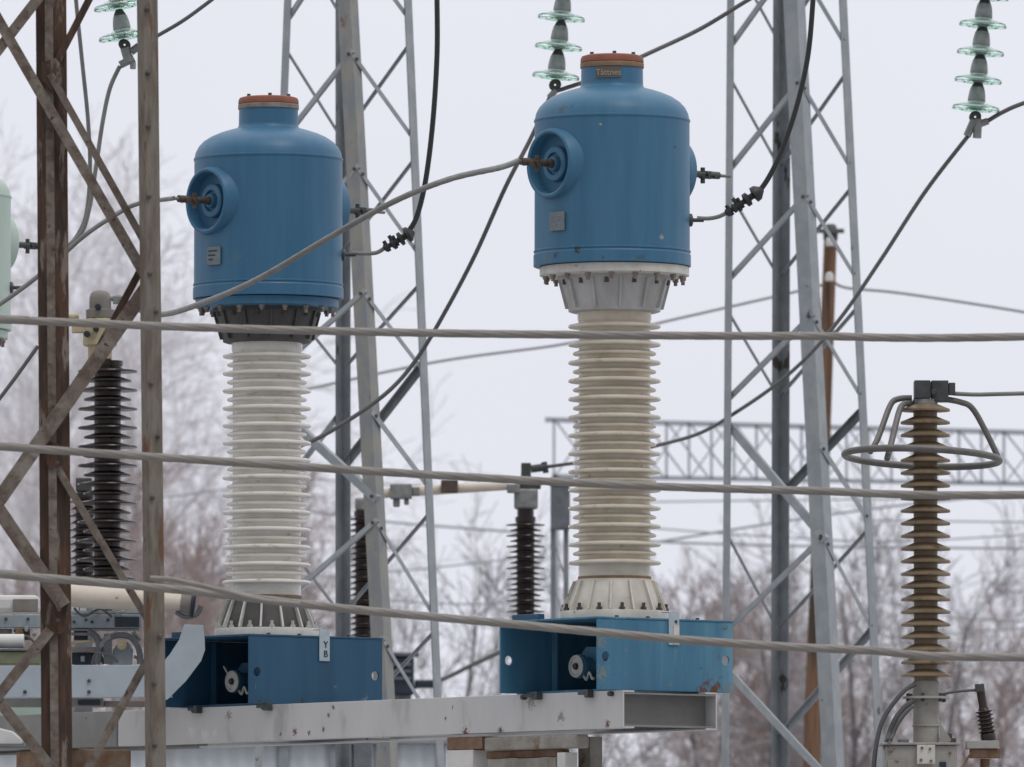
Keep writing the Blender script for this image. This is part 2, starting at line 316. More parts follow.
mat('bark_grey', (.10,.095,.10,1), (.16,.155,.16,1), 3, rough=.9)
mat('twig_grey', (.24,.23,.245,1), (.36,.35,.37,1), .8, rough=.9, detail=3)
mat('ground_snow', (.44,.445,.46,1), (.24,.22,.20,1), .25, rough=.9, mix=(.42,.62), bump=.3, bump_scale=2)

# ---------------------------------------------------------------- the setting
g = MB(); g.add([(-1500,-300,0), (1500,-300,0), (1500,2600,0), (-1500,2600,0)], [(0,1,2,3)])
tag(g.build('ground', M['ground_snow']), None, kind='structure')

# row geometry: d runs along the support beam (towards the camera on the right), w across it
TH = R(51.0)
d = Vector((math.cos(TH), -math.sin(TH), 0)); wv = Vector((math.sin(TH), math.cos(TH), 0))
Y_R, Y_L = 58.6, 61.3
C_R = Vector(((612.5-512)*S(Y_R), Y_R, 0)); C_L = Vector(((267.5-512)*S(Y_L), Y_L, 0)); C_M = C_L + (C_L-C_R)*1.045
KR = S(Y_R)
Z0 = 1.7 + (1008-690)*S(57.9)                 # seat of the base boxes
def zy(y): return 1.7 + (1008-y)*KR           # pixel row of the right-hand unit -> height
BL, BW, BH = .96, 1.09, .436

# ---------------------------------------------------------------- support beams
nearc = C_R + d*(BL/2) - wv*(BW/2)
E = nearc + wv*.165 + d*.08; FW = .76; BHT = .233
def channel(o, run, out, h, fl, t):            # C section: web at o, flanges along out
    m = MB(); zz = Vector((0,0,h))
    m.obox(o, run, out*t, zz)
    m.obox(o+out*(t+.0005)+Z*(h-t), run, out*fl, Z*t); m.obox(o+out*(t+.0005), run, out*fl, Z*t)
    return m
zb = Vector((0, 0, Z0-BHT-.004))
Lend = 5.2
bt = thing('support_beam', 'long pale grey painted steel beam frame carrying the two blue tanks', 'beam', E + zb)
channel(E+zb, -d*Lend, wv, BHT, .08, .012).build('front_channel', M['beam_grey'], bt, 0, .003)
channel(E+wv*FW+zb, -d*Lend, -wv, BHT, .08, .012).build('rear_channel', M['beam_grey'], bt, 0, .003)
m = MB(); o = E + wv*.0125 + zb - d*.10
m.obox(o+Z*.013, wv*(FW-.025), -d*.012, Z*(BHT-.026))
m.obox(o+Z*.013, wv*(FW-.025), d*.10, Z*.010); m.obox(o+Z*(BHT-.023), wv*(FW-.025), d*.10, Z*.010)
m.build('end_channel', M['beam_dull'], bt, 0)  # darker steel colour stands in for the shade inside the recess
for k in range(1, 5):
    o = E + wv*.1 + zb - d*(1.05*k)
    MB().obox(o+Z*.02, wv*(FW-.2), -d*.06, Z*(BHT-.05)).build('cross_member', M['beam_grey'], bt, 0)
for k in range(6):                              # clamp bolts sticking out at the top edge
    s_ = [.1, .95, 3.6, 4.35, .45, 2.0][k]
    c = E + zb - d*s_ + Z*(BHT-.02) - wv*.012
    if k < 4: MB().lathe(c+wv*.03, [(.016,0),(.016,.05)], 6, -wv).build('clamp_bolt', M['bolt_dark'], bt)
for k, (s_, sz) in enumerate(((.30, .05), (.80, .07), (3.55, .06), (4.3, .05))):
    c = E + zb - d*s_ + Z*(BHT+.001) - wv*.05
    MB().obox(c - Z*.022, -d*sz*1.6, wv*.045, Z*.02).obox(c - Z*.04 + d*.02, -d*sz*.7, wv*.046, Z*.05).build('beam_clip', M['clamp_dark'], bt, 0, .003)
ob_ = E - d*(Lend+.02)
b2 = thing('rear_beam', 'dull weathered grey steel beam continuing behind the rusty lattice', 'beam', ob_+zb)
channel(ob_+zb-Z*.0, -d*3.6, wv, BHT, .08, .012).build('front_channel', M['beam_dull'], b2, 0, .003)
channel(ob_+wv*FW+zb, -d*3.6, -wv, BHT, .08, .012).build('rear_channel', M['beam_dull'], b2, 0, .003)

# pier under the beam
def at_beam(px, off=0.0):                       # where pixel column px meets the beam's front face
    k = (px-512)/F_PX
    # E.x - d.x*s = k*(E.y - d.y*s)
    s_ = (E.x + wv.x*off - k*(E.y+wv.y*off))/(d.x - k*d.y); return E + wv*off - d*s_
def dbox(px0, px1, py0, py1, off, dep):
    a, b = at_beam(px0, off), at_beam(px1, off); zt = P(px0, py0, a.y).z; zl = P(px0, py1, a.y).z
    return MB().obox(Vector((a.x, a.y, zl)), b-a, wv*dep, Z*(zt-zl))
pr = thing('beam_pier', 'stained concrete and rusty steel pier head under the pale beam', 'pier', Vector((at_beam(520).x, at_beam(520).y+.3, 0)))
dbox(447, 482, 737.5, 750, .02, .30).build('spacer_block', M['rust_block'], pr, 0, .004)
def tall(px0, px1, py0, off, dep):
    a, b = at_beam(px0, off), at_beam(px1, off); zt = P(px0, py0, a.y).z
    return MB().obox(Vector((a.x, a.y, 0)), b-a, wv*dep, Z*zt)
tall(447, 473, 750.5, .02, .22).build('post', M['white_paint'], pr, 0, .004)
dbox(484, 577, 737.5, 751, .0, .10).build('cap_slab', M['concrete'], pr, 0, .012)
dbox(486, 562, 751.5, 759, .06, .06).build('shim_plate', M['rust_block'], pr, 0, .004)
tall(488, 556, 759.5, .03, .12).build('post', M['concrete'], pr, 0, .006)
tall(557, 565, 752.5, .01, .10).build('side_strip', M['white_paint'], pr, 0, .003)
tall(578, 590, 737, .30, .10).build('rear_post', M['concrete'], pr, 0, .003)
# second pier towards the far end, out of the photo's frame below
p2c = at_beam(30, .02)
pr2 = thing('beam_pier', 'rust stained pier block under the grey beam at far left', 'pier', Vector((p2c.x, p2c.y, 0)))
a = at_beam(16, .02); zt = zb.z-.004
MB().obox(Vector((a.x, a.y, zt-.15)), d*.62, wv*.5, Z*.15).build('cap_slab', M['rust_block'], pr2, 0, .01)
MB().obox(Vector((a.x, a.y, 0))+d*.08+wv*.05, d*.45, wv*.4, Z*(zt-.151)).build('post', M['concrete'], pr2, 0, .01)

# ---------------------------------------------------------------- blue current transformers
def shed_profile(ztop, zbot, core, big, small, nbig, pitch, first):
    pr = [(core, ztop)]
    for i in range(nbig):
        zc = first - i*pitch
        for r, dz in ((core,3.4), (core+1.2,2.6), (big-1.4,1.2), (big-.3,.6), (big,-.3), (big-.3,-1.4), (big-1.2,-2.0), (core+1,-2.3), (core,-3.0)):
            pr.append((r, zc+dz*KR if False else zc+dz))
        if i < nbig-1:
            zc -= pitch/2
            for r, dz in ((core,2.9), (core+1,2.2), (small-1.2,1.1), (small-.2,.5), (small,-.3), (small-.3,-1.3), (small-1,-1.8), (core+.8,-2.0), (core,-2.6)):
                pr.append((r, zc+dz))
    pr.append((core, zbot)); return pr
def ct(C, name_label, K):
    C = Vector((C.x, C.y, 0))
    t = thing('current_transformer', name_label, 'transformer', C + Z*Z0, 'tank topped transformers in a row')
    px = lambda r: r*KR
    def Lz(prof): return [(r*KR, zy(y)) for r, y in prof]
    # tank
    body = [(78.2,266.5),(79,266),(79,255),(78.2,253.8),(78,252.6),(78.9,252.0),(78.9,250.6),(78,250),(77.9,200),(77.8,121),(78.5,120.5),(78.5,118.6),(77.6,118),(76.5,112.5),(73.5,106.5),(68.5,101),(61,96),(52,92),(42,88.8),(36,87.2),(33,86.4),(31.6,84.6),(31.2,82),(31,66.6)]
    tank = MB().lathe(C, Lz(body), 96).build('tank', M[K['tank']], t, 30)
    cuts = []
    for sgn in (-1, 1):
        cq = MB().lathe(C + Z*zy(166.6), [(px(29.45),px(61)),(px(29.45),px(100))], 48, wv*sgn).build('cutter', M['hub_dark'], t, 0); cuts.append(cq)
        bo = tank.modifiers.new('cut', 'BOOLEAN'); bo.object = cq; bo.operation = 'DIFFERENCE'; bo.solver = 'EXACT'
    bpy.context.view_layer.update()
    nm = bpy.data.meshes.new_from_object(tank.evaluated_get(bpy.context.evaluated_depsgraph_get()))
    tank.modifiers.clear(); tank.data = nm; nm.materials.clear(); nm.materials.append(M[K['tank']])
    nm.polygons.foreach_set('material_index', [0]*len(nm.polygons))
    nm.polygons.foreach_set('use_smooth', [True]*len(nm.polygons)); nm.set_sharp_from_angle(angle=R(30))
    for cq in cuts: bpy.data.objects.remove(cq)
    MB().lathe(C, Lz([(31.8,66.4),(32,66),(32,61.8),(31.6,61.4)]), 64).build('gasket', M[K['gasket']], t)
    MB().lathe(C, Lz([(31,61.2),(31.8,60.6),(31.6,57),(30.4,54.6),(27,53.5)]), 64).build('cap', M[K['cap']], t)
    for a in (.5, 1.6, 2.7, 3.7, 4.8, 5.8):
        p = C + Vector((math.cos(a), math.sin(a), 0))*px(24) + Z*zy(53.6)
        MB().lathe(p, [(px(2),0),(px(2),px(2.6))], 6).build('cap_bolt', M['bolt_dark'], t)
    C0 = C; C = C + Vector((K.get('dx', 0)*KR, 0, 0))                # the column stands a touch off the tank's axis
    # flange under the tank
    MB().lathe(C, Lz([(72,276.5),(75,275.5),(75,267.4),(74,266.8)]), 72).build('flange', M[K['flange']], t)
    proto = None
    for k in range(18):
        a = 2*math.pi*(k+.35)/18
        p = C + Vector((math.cos(a), math.sin(a), 0))*px(69.5) + Z*zy(276.4)
        mm = MB(); mm.lathe(p, [(px(3.1),0),(px(3.1),-px(3.2))], 6); mm.lathe(p-Z*px(3.2), [(px(1.9),0),(px(1.9),-px(K['stud'] if k%3 else 4.5))], 8)
        mm.build('flange_bolt', M[K['bolt']], t)
    # ribbed collar
    mm = MB(); mm.lathe(C, Lz([(57,276.4),(57,279.5),(54.5,280.5),(46.5,308),(46,311.5),(43,312.5)]), 48)
    for k in range(12):
        a = 2*math.pi*(k+.2)/12; rd = Vector((math.cos(a), math.sin(a), 0)); tg = Vector((-rd.y, rd.x, 0))
        q = [C+rd*px(45)+Z*zy(309), C+rd*px(49.5)+Z*zy(309), C+rd*px(57)+Z*zy(280), C+rd*px(53)+Z*zy(280)]
        mm.prism([x-tg*px(1.1) for x in q], tg*px(2.2))
    mm.build('collar', M[K['collar']], t, 30)
    for k in range(12):
        a = 2*math.pi*(k+.7)/12; rd = Vector((math.cos(a), math.sin(a), 0))
        MB().lathe(C+rd*px(53.5)+Z*zy(285.5), [(px(2.4),0),(px(2.4),px(5))], 6).build('collar_bolt', M['bolt_dark'], t)
    # porcelain
    pr = shed_profile(0,0,36,46.6,42,14,18.25,0)
    prof = [(37.2*KR, zy(312.6)), (37.2*KR, zy(319))] + [(r*KR, zy(326) + h*KR) for r, h in pr[1:-1]] + [(36.2*KR, zy(569)), (36.2*KR, zy(577.6))]
    MB().lathe(C, prof, 72).build('insulator', M[K['porc']], t, 40)
    mm = MB().lathe(C, Lz([(36.8,577.4),(36.8,580)]), 48); mm.build('seal_ring', M['gasket'], t)
    # ribbed skirt
    sk = MB().lathe(C, Lz([(37.5,580.1),(39,582),(49.5,611.5),(49.5,612)]), 48).build('skirt', M[K['skirt']], t, 30)
    for k in range(14):
        a = 2*math.pi*(k+.3)/14; rd = Vector((math.cos(a), math.sin(a), 0)); tg = Vector((-rd.y, rd.x, 0))
        q = [C+rd*px(38)+Z*zy(582), C+rd*px(42)+Z*zy(582), C+rd*px(54)+Z*zy(611.6), C+rd*px(48)+Z*zy(611.6)]
        MB().prism([x-tg*px(1.0) for x in q], tg*px(2.0)).build('skirt_rib', M[K.get('rib', K['skirt'])], sk, 0)
    mm = MB().lathe(C, [(54*KR, zy(612.1)), (54.6*KR, zy(613)), (54.6*KR, Z0+BH+.0145), (53*KR, Z0+BH+.0135)], 64); mm.build('base_flange', M[K['foot']], t)
    for k in range(14):
        a = 2*math.pi*(k+.8)/14; rd = Vector((math.cos(a), math.sin(a), 0))
        MB().lathe(C+rd*px(51.6)+Z*zy(612), [(px(3),0),(px(3),px(2.6)),(px(1.8),px(2.7)),(px(1.8),px(7))], 6).build('anchor_bolt', M[K['abolt']], t)
    C = C0
    # base box: two panels with holes, roof plate, added light blocker
    hol = [(.066, BH*.47, .030), (BW-.058, BH*.46, .030)]
    A0 = C + Z*Z0 + Vector((.022, 0, 0))
    MB().plate(A0 + d*(BL/2) - wv*(BW/2), wv, Z, -d, BW, BH, hol).build('front_panel', M[K['base']], t, 0, .002)
    MB().plate(A0 - d*(BL/2) - wv*(BW/2), wv, Z, d, BW, BH, hol).build('rear_panel', M[K['base']], t, 0, .002)
    MB().obox(A0 - d*(BL/2+.004) - wv*(BW/2+.006) + Z*(BH+.001), d*(BL+.008), wv*(BW+.012), Z*.012).build('top_plate', M[K['base']], t, 0, .002)
    MB().obox(A0 - d*(BL/2-.014) + wv*(BW/2-.012), d*(BL-.16), wv*.012, Z*BH).build('side_light_block', M[K['base']], t, 0)  # added on the open far side only to keep the inside dark
    MB().obox(A0 - d*(BL/2-.014) - wv*(BW/2-.20), d*(BL-.028), wv*(BW-.22), Z*.012).build('floor_plate', M[K['base']], t, 0)
    MB().obox(A0 - d*(BL/2-.014) - wv*(.135), d*.05, wv*.012, Z*(BH-.01)+Z*0).build('rib', M[K['base']], t, 0)
    for s_ in (-.1, .12, .3, -.35):
        MB().lathe(A0 + d*(BL/2-.05) + wv*s_ + Z*(BH+.0135), [(.013,0),(.013,.012)], 6).build('plate_bolt', M['bolt_dark'], t)
    # little bracket lying on the roof plate
    MB().obox(A0 - d*(BL/2-.1) - wv*(BW/2-.02) + Z*(BH+.0135), d*.26, wv*.05, Z*.035).build('lifting_bracket', M['blue_base'] if K['base'] != 'mint_paint' else M['mint_paint'], t, 0, .003)
    # oil valve in the open side
    vc = A0 - d*.045 + Z*(BH*.37)
    vb = MB().lathe(vc - wv*.02, [(.058,0),(.058,.22),(.075,.222),(.075,.25)], 24, -wv).build('valve_body', M[K['base']], t)
    MB().prism([vc - wv*.13 + d*x + Z*z_ for x, z_ in ((-.11,.05),(-.03,.125),(.20,.12),(.21,.05),(.05,.02))], -wv*.05).build('valve_hood', M[K['base']], vb, 0, .002)
    MB().lathe(vc - wv*.272, [(.062,0),(.070,.006),(.070,.016),(.056,.02),(.050,.012)], 32, -wv).build('valve_dial', M['dial_pale'], vb)
    MB().lathe(vc - wv*.287, [(.022,0),(.018,.014)], 20, -wv).build('valve_hub', M['hub_dark'], vb)
    MB().tube(spline([vc - wv*.26 + d*x + Z*z_ for x, z_ in ((.045,-.06),(.075,-.085),(.10,-.04),(.13,-.08),(.15,-.075))], 4), .0085, 8).build('drain_spout', M['dial_pale'], vb)
    if K.get('letters'): MB().tube([vc - wv*.27 + d*x + Z*z_ for x, z_ in ((-.055,.045),(-.105,.10))], .007, 8).build('valve_lever', M['dial_pale'], vb)
    # hanging tag
    q = A0 + d*(BL/2+.004) + wv*(.02)
    tg_ = MB().obox(q + Z*(BH-.150), wv*.084, d*.006, Z*.20); tg_.obox(q + Z*(BH+.0505), wv*.084, -d*.07, Z*.005)
    tg_ = tg_.build('tag_strip', M[K['tag']], t, 0, .002)
    if K.get('letters'):
        text_mb('Y', .062, q + wv*.050 + d*.0075 + Z*(BH-.045), wv, Z, d).build('lettering', M['lettering_dark'], tg_, 0)
        text_mb('B', .062, q + wv*.050 + d*.0075 + Z*(BH-.105), wv, Z, d).build('lettering', M['lettering_dark'], tg_, 0)
    else:
        MB().obox(q + wv*.034 + d*.0065 + Z*(BH-.145), wv*.046, d*.004, Z*.12).build('inner_plate', M['flange_white'], tg_, 0)
        MB().lathe(q + wv*.055 + d*.006 + Z*(BH-.005), [(.010,0),(.009,.006)], 10, d).build('rivet', M['bolt_dark'], tg_)
    # ports on both sides
    for sgn in (-1, 1):
        pc = C + Z*zy(166.6); ax = wv*sgn
        pt = MB().lathe(pc, [(px(40),px(56)),(px(39),px(66)),(px(37),px(74)),(px(35.4),px(80)),(px(34.4),px(82.6)),(px(32.4),px(83.4)),(px(30.4),px(82.4)),(px(29.4),px(73)),(px(28.5),px(70.5)),(px(24),px(70)),(px(18.2),px(70)),(px(17.6),px(75)),(px(16.5),px(76)),(px(11.5),px(76)),(px(11),px(73)),(px(8),px(73)),(px(7),px(78)),(px(.5),px(78.3))], 48, ax).build('port', M[K['tank']], t, 35)
        MB().lathe(pc + d*px(12)*-sgn*-1, [(px(1.6),px(76)),(px(1.6),px(80))], 10, ax).build('port_screw', M['bolt_pale'], pt)
        MB().lathe(pc, [(px(4.6),px(78)),(px(4.6),px(82)),(px(3.5),px(82.3)),(px(3.5),px(96 if sgn < 0 else 120))], 20, ax).build('terminal_stud', M['terminal_brown'] if sgn < 0 else M['clamp_dark'], pt)
        o_ = 0 if sgn < 0 else 22
        mm = MB(); mm.obox(pc + ax*px(94+o_) - d*px(2.8) - Z*px(4), ax*px(13), d*px(5.6), Z*px(7.6))
        mm.cyl(pc + ax*px(105+o_), pc + ax*px(118+o_), px(3.8), 12)
        mm.cyl(pc + ax*px(97+o_) - Z*px(9), pc + ax*px(97+o_) + Z*px(7), px(2.4), 10); mm.cyl(pc + ax*px(101+o_) - d*px(6), pc + ax*px(101+o_) + d*px(6), px(2), 10)
        mm.cyl(pc + ax*px(110+o_) - d*px(6) - Z*px(2), pc + ax*px(110+o_) + d*px(6) - Z*px(2), px(1.8), 10)
        mm.build('terminal_clamp', M['terminal_brown'] if sgn < 0 else M['clamp_dark'], pt)
        MB().cyl(pc + ax*px(114+o_), pc + ax*px(155 if sgn > 0 else 124), px(1.7), 10).build('conductor_stub', M['wire_grey'], pt)
    # earthing boss on the right limb of the tank
    ex = Vector((math.sin(R(88)), -math.cos(R(88)), 0)); ec = C + Z*zy(219.5)
    eb = MB().lathe(ec, [(px(6.5),px(76)),(px(6.5),px(80)),(px(4.5),px(81)),(px(2),px(81.5)),(px(2),px(92))], 20, ex).build('earth_boss', M['clamp_dark'], t)
    # nameplate
    na = Vector((-.70, -.714, 0)); nu = Vector((.714, -.70, 0)); nc = C + na*px(78.4) + Z*zy(225)
    npl = MB().obox(nc - nu*px(10) - Z*px(9.5) , nu*px(20), na*px(1.6), Z*px(19)).build('nameplate', M['plate_grey'], t, 0, .002)
    for k in range(3): MB().obox(nc - nu*px(7) + na*px(1.7) + Z*px(4.4-4.4*k), nu*px(13-3*k), na*px(.2), Z*px(1.5)).build('engraved_line', M['plate_grey'] if not K.get('ink') else M['lettering_dark'], npl, 0)
    if K.get('maker'):
        nn = Vector((-.13, -.99, 0)).normalized(); uu = Vector((.99, -.13, 0)).normalized(); mc = C + nn*px(31.1) + Z*zy(73)
        mp_ = MB()
        for k in range(8):
            a0 = math.asin(-.13) + (-.40+.10*k); 
            a1 = a0 + .10
            e0 = Vector((math.sin(a0), -math.cos(a0), 0)); e1 = Vector((math.sin(a1), -math.cos(a1), 0))
            mp_.add([C+e0*px(31.15)+Z*zy(78.5), C+e1*px(31.15)+Z*zy(78.5), C+e1*px(31.15)+Z*zy(67.5), C+e0*px(31.15)+Z*zy(67.5), C+e0*px(31.9)+Z*zy(78.5), C+e1*px(31.9)+Z*zy(78.5), C+e1*px(31.9)+Z*zy(67.5), C+e0*px(31.9)+Z*zy(67.5)],
                    [(3,2,1,0),(4,5,6,7),(0,1,5,4),(1,2,6,5),(2,3,7,6),(3,0,4,7)])
        mp_ = mp_.build('maker_plate', M['plate_rust'], t, 0)
        tm = text_mb('T\u00e4ttnes', px(8.6), (0,0,0), (1,0,0), (0,0,1), (0,-1,0), .001)
        for v in tm.v:                              # wrap the lettering round the neck
            a = math.asin(-.13) + v.x/px(31.9); rr = px(32.0) - v.y
            v.z = v.z + zy(73.2); v.x, v.y = C.x + rr*math.sin(a), C.y - rr*math.cos(a)
        tm.build('lettering', M['lettering'], mp_, 0)
    return t
ct_left = ct(C_L, 'blue tank transformer with dark collar on a clean white insulator', dict(tank='blue_tank', gasket='gasket_grey', cap='cap_red', flange='blue_tank', bolt='bolt_steel', stud=2.5, collar='collar_dark', porc='porcelain_white', skirt='skirt_dark', foot='flange_white', base='blue_base', tag='tag_pale', abolt='bolt_pale', ink=True, dx=-1.2, rib='flange_white', letters=True))
ct_right = ct(C_R, 'taller looking blue tank transformer with white flange on a cream insulator and rust stained base', dict(tank='blue_tank_worn', gasket='gasket', cap='cap_red', flange='flange_white', bolt='bolt_steel', stud=3.5, collar='collar_grey', porc='porcelain_cream', skirt='skirt_cream', foot='skirt_cream', base='blue_base_faded', tag='tag_pale', abolt='bolt_dark', maker=True, dx=2.2))
ct_mint = ct(C_M, 'mint green tank transformer cut off by the left edge of the photo', dict(tank='mint_paint', gasket='gasket', cap='cap_red', flange='mint_paint', bolt='bolt_steel', stud=5, collar='collar_grey', porc='porcelain_white', skirt='skirt_cream', foot='flange_white', base='mint_paint', tag='tag_pale', abolt='bolt_dark'))

# ---------------------------------------------------------------- galvanised lattice towers behind
def tower(label, Y, legs, panels, heavy, rY):
    # legs: name -> ((x at y=0, x at y=680), width px, depth offset, material)
    k = S(Y)
    def pt(n, y):
        (xa, xb), wd, dy, _ = legs[n]; return P(xa + (xb-xa)*y/680 + {'A':-4,'D':4}.get(n, 0), y, Y+dy)
    def gz(n):                                       # foot on the ground
        p, q = pt(n, 0), pt(n, 680); f = p.z/(p.z-q.z); return p + (q-p)*f
    ctr = sum((gz(n) for n in legs), Vector())/4
    t = thing('lattice_tower', label, 'tower', Vector((ctr.x, ctr.y, 0)), 'galvanised lattice towers')
    c0 = sum((pt(n, 300) for n in legs), Vector())/4
    for n in legs:
        (xa, xb), wd, dy, mt = legs[n]
        p0, p1 = gz(n), pt(n, -260)
        out = (pt(n, 300)-c0); out.z = 0; out.normalize()
        A = Matrix.Rotation(R(135), 3, 'Z') @ out; B = Matrix.Rotation(R(-135), 3, 'Z') @ out
        wl = wd*k
        MB().angle(p0, p1, A, B, wl, wl, .012).build('leg', M[mt], t, 0)
    def brace(n0, y0, n1, y1, wpx, mt, off):
        ins = lambda n: Vector(({'A':4.5,'D':-4.5}.get(n, 0)*k, 0, 0)); p0, p1 = pt(n0, y0)+ins(n0), pt(n1, y1)+ins(n1); ax = (p1-p0).normalized()
        fn = ((p0+p1)/2 - c0); fn.z = 0; fn.normalize()
        side = ax.cross(fn).normalized()
        MB().angle(p0 - side*wpx*k/2 + fn*off, p1 - side*wpx*k/2 + fn*off, side, -fn, wpx*k, wpx*k*.7, .006).build('brace', M[mt], t, 0)
        if fn.y < 0:
            for q in (p0 + ax*.045, p1 - ax*.045): MB().lathe(q + fn*(off+.001), [(.014,0),(.014,.012)], 6, fn).build('bolt', M['bolt_dark'], t)
    for (y, hh) in panels:
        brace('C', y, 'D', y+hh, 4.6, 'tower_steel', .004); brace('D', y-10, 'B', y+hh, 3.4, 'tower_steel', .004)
        brace('A', y-5, 'B', y+hh, 3.4, 'tower_steel', .004); brace('C', y-5, 'A', y+hh, 5, 'tower_steel', .004)
    for (n0, y0, n1, y1, wpx, mt) in heavy: brace(n0, y0, n1, y1, wpx, mt, .008)
    return t
tower('slim galvanised lattice tower standing just right of the left blue tank', 72,
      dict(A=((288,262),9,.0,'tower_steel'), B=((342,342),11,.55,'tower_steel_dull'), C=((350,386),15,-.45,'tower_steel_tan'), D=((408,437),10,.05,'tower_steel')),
      [(-66,84),(55,84),(170,84),(295,76),(524,92),(642,90)],
      [('A',405,'C',500,8.5,'tower_steel'),('D',366,'B',470,8,'tower_steel_dull'),('C',412,'D',487,6,'tower_steel'),('A',505,'B',410,5,'tower_steel')], 0)
tower('galvanised lattice tower standing right of the right blue tank and left of the ochre insulator', 75,
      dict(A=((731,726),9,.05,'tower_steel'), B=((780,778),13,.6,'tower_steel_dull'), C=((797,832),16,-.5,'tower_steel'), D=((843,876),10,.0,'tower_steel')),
      [(-40,84),(84,84),(198,80),(318,80),(540,90)],
      [('A',425,'C',540,8,'tower_steel'),('D',412,'B',500,8,'tower_steel_dull'),('C',445,'D',520,6,'tower_steel'),('A',670,'C',790,7,'tower_steel'),('D',630,'B',740,7,'tower_steel')], 0)

# ---------------------------------------------------------------- rusty lattice in front, left
YL = 52.0; kl = S(YL)
lt = thing('rusty_lattice_mast', 'rust brown steel lattice mast rising in front of the left tank', 'mast', Vector((P(95,700,YL+.2).x, YL+.2, 0)))
def down(p, q): f = p.z/(p.z-q.z); return p + (q-p)*f
for (x0, x1, wa, wb, mt, Yq, vx) in ((-70, -66, 12, 19, 'rusty_galv', YL+.12, 12), (35, 41, 12, 19, 'rusty_steel', YL, 12), (137, 145.5, 7, 14, 'rusty_galv', YL-.22, 6.5)):
    p1, q1 = P(x0+vx, 0, Yq), P(x1+vx, 767, Yq)
    top = p1 + (p1-q1)*.5; bot = down(p1, q1)
    MB().angle(bot, top, Vector((-.82,.57,0)), Vector((.86,.5,0)), wa*kl/.82, wb*kl/.86, .014).build('leg', M[mt], lt, 0, .002)
    if mt == 'rusty_steel':                          # pale flat riveted over the corner of the left leg
        s0 = Vector((.0, -.016, 0)); 
        MB().obox(bot + Vector((-.012,-.022,0)), Vector((.045,.010,0)), Vector((0,.008,0)), top-bot).build('cover_strip', M['brace_steel'], lt, 0)
for k in range(13):                                  # rivets on the right leg
    y = 14 + 62*k + random.uniform(-14, 14); f = y/767
    c = P(137+8.5*f + 6 + random.choice((4, 10)), y, YL-.22) + Vector((0, .02, 0))
    MB().lathe(c, [(.013,-.03),(.013,.028),(.006,.034)], 8, (0,-1,0)).build('rivet', M['bolt_dark'], lt)
LB = [0]
def lbr(x0, y0, x1, y1, wpx, Yq=YL-.08, mt='brace_steel'):
    LB[0] += 1; wpx *= .82; Yq += (LB[0]%4)*.0125 - .02
    p0, p1 = P(x0, y0, Yq), P(x1, y1, Yq); ax = (p1-p0).normalized(); fr = Vector((0,-1,0)); side = ax.cross(fr).normalized()
    MB().angle(p0-side*wpx*kl/2, p1-side*wpx*kl/2, side, Vector((0,1,0)), wpx*kl, wpx*kl*.8, .008).build('brace', M[mt], lt, 0, .0015)
for a in ((-52,-68,150,284,13), (-52,115,46,-12,13), (50,75,95,-12,9, YL-.02,'rusty_steel'), (50,74,150,252,9,YL-.02,'brace_steel'),
          (-52,573,152,280,18), (100,346,150,252,9,YL+.0,'rusty_steel'), (50,456,152,627,9,YL-.02), (-52,435,64,606,17), (-52,760,50,630,13), (-52,636,54,772,13), (86,772,150,655,10)):
    lbr(*a)

for pts in (((42,62),(56,58),(64,70),(62,84),(50,90),(42,80)), ((42,592),(60,590),(68,604),(64,632),(48,640),(42,622)), ((46,440),(62,446),(64,464),(50,470),(44,458))):
    MB().prism([P(x, y, YL-.035) for x, y in pts], (0,.012,0)).build('gusset', M['rusty_steel'], lt, 0, .002)
    cx_ = sum(p[0] for p in pts)/len(pts); cy_ = sum(p[1] for p in pts)/len(pts)
    for dx_, dy_ in ((-4,-8),(4,7),(5,-4)): MB().lathe(P(cx_+dx_, cy_+dy_, YL-.105), [(.012,-.01),(.012,.012)], 6, (0,-1,0)).build('gusset_bolt', M['bolt_dark'], lt)
# ---------------------------------------------------------------- insulators and their gear
def brown_sheds(c, z1, z0, core, tip, n, cone=.25, drop=.35):
    pr = [(core, z1)]; p = (z1-z0)/n
    for i in range(n):
        zc = z1 - p*(i+.5)
        tt = tip if i % 2 == 0 or cone > .4 else tip*.80
        pr += [(core, zc+p*cone), (core+(tt-core)*.5, zc+p*cone*.5), (tt*.985, zc+p*.02), (tt, zc-p*.08), (tt*.985, zc-p*.17), (core+(tt-core)*.35, zc-p*.17), (core, zc-p*.24)]
    pr.append((core, z0)); return pr
# ochre post with corona ring, right
Yo = 58.0; ko = S(Yo); oc = P(926, 690, Yo); base = Vector((oc.x, oc.y, 0))
def oz(y): return P(926, y, Yo).z
ot = thing('ring_insulator', 'ochre brown post insulator wearing a grey corona ring', 'insulator', base + Z*oz(748))
MB().lathe(base, brown_sheds(base, oz(403), oz(681), 12*ko, 25*ko, 22, .42), 40).build('porcelain', M['porcelain_ochre'], ot, 40)
hd = MB()
def pb(m_, x0, x1, y0, y1, Yc, dep): 
    a = P(x0, y1, Yc); b = P(x1, y0, Yc); return m_.obox((a.x, Yc-dep/2, a.z), (b.x-a.x,0,0), (0,dep,0), (0,0,b.z-a.z))
pb(hd, 914, 930, 381, 399, Yo, .16); pb(hd, 931, 948, 381, 402, Yo+.01, .13); pb(hd, 948.5, 955, 383, 395, Yo, .09); hd.cyl(P(934,392,Yo-.10), P(934,392,Yo+.1), 3*ko, 10)
hd = hd.build('terminal_head', M['clamp_dark'], ot, 0, .004)
MB().lathe(base, [(12.5*ko, oz(404)), (12.5*ko, oz(399.5))], 24).build('head_cap', M['clamp_grey'], ot)
rc = P(922, 457.5, Yo); ru = Vector((1, 0, -.045)).normalized(); rv = Vector((0, 1, -.055)).normalized()
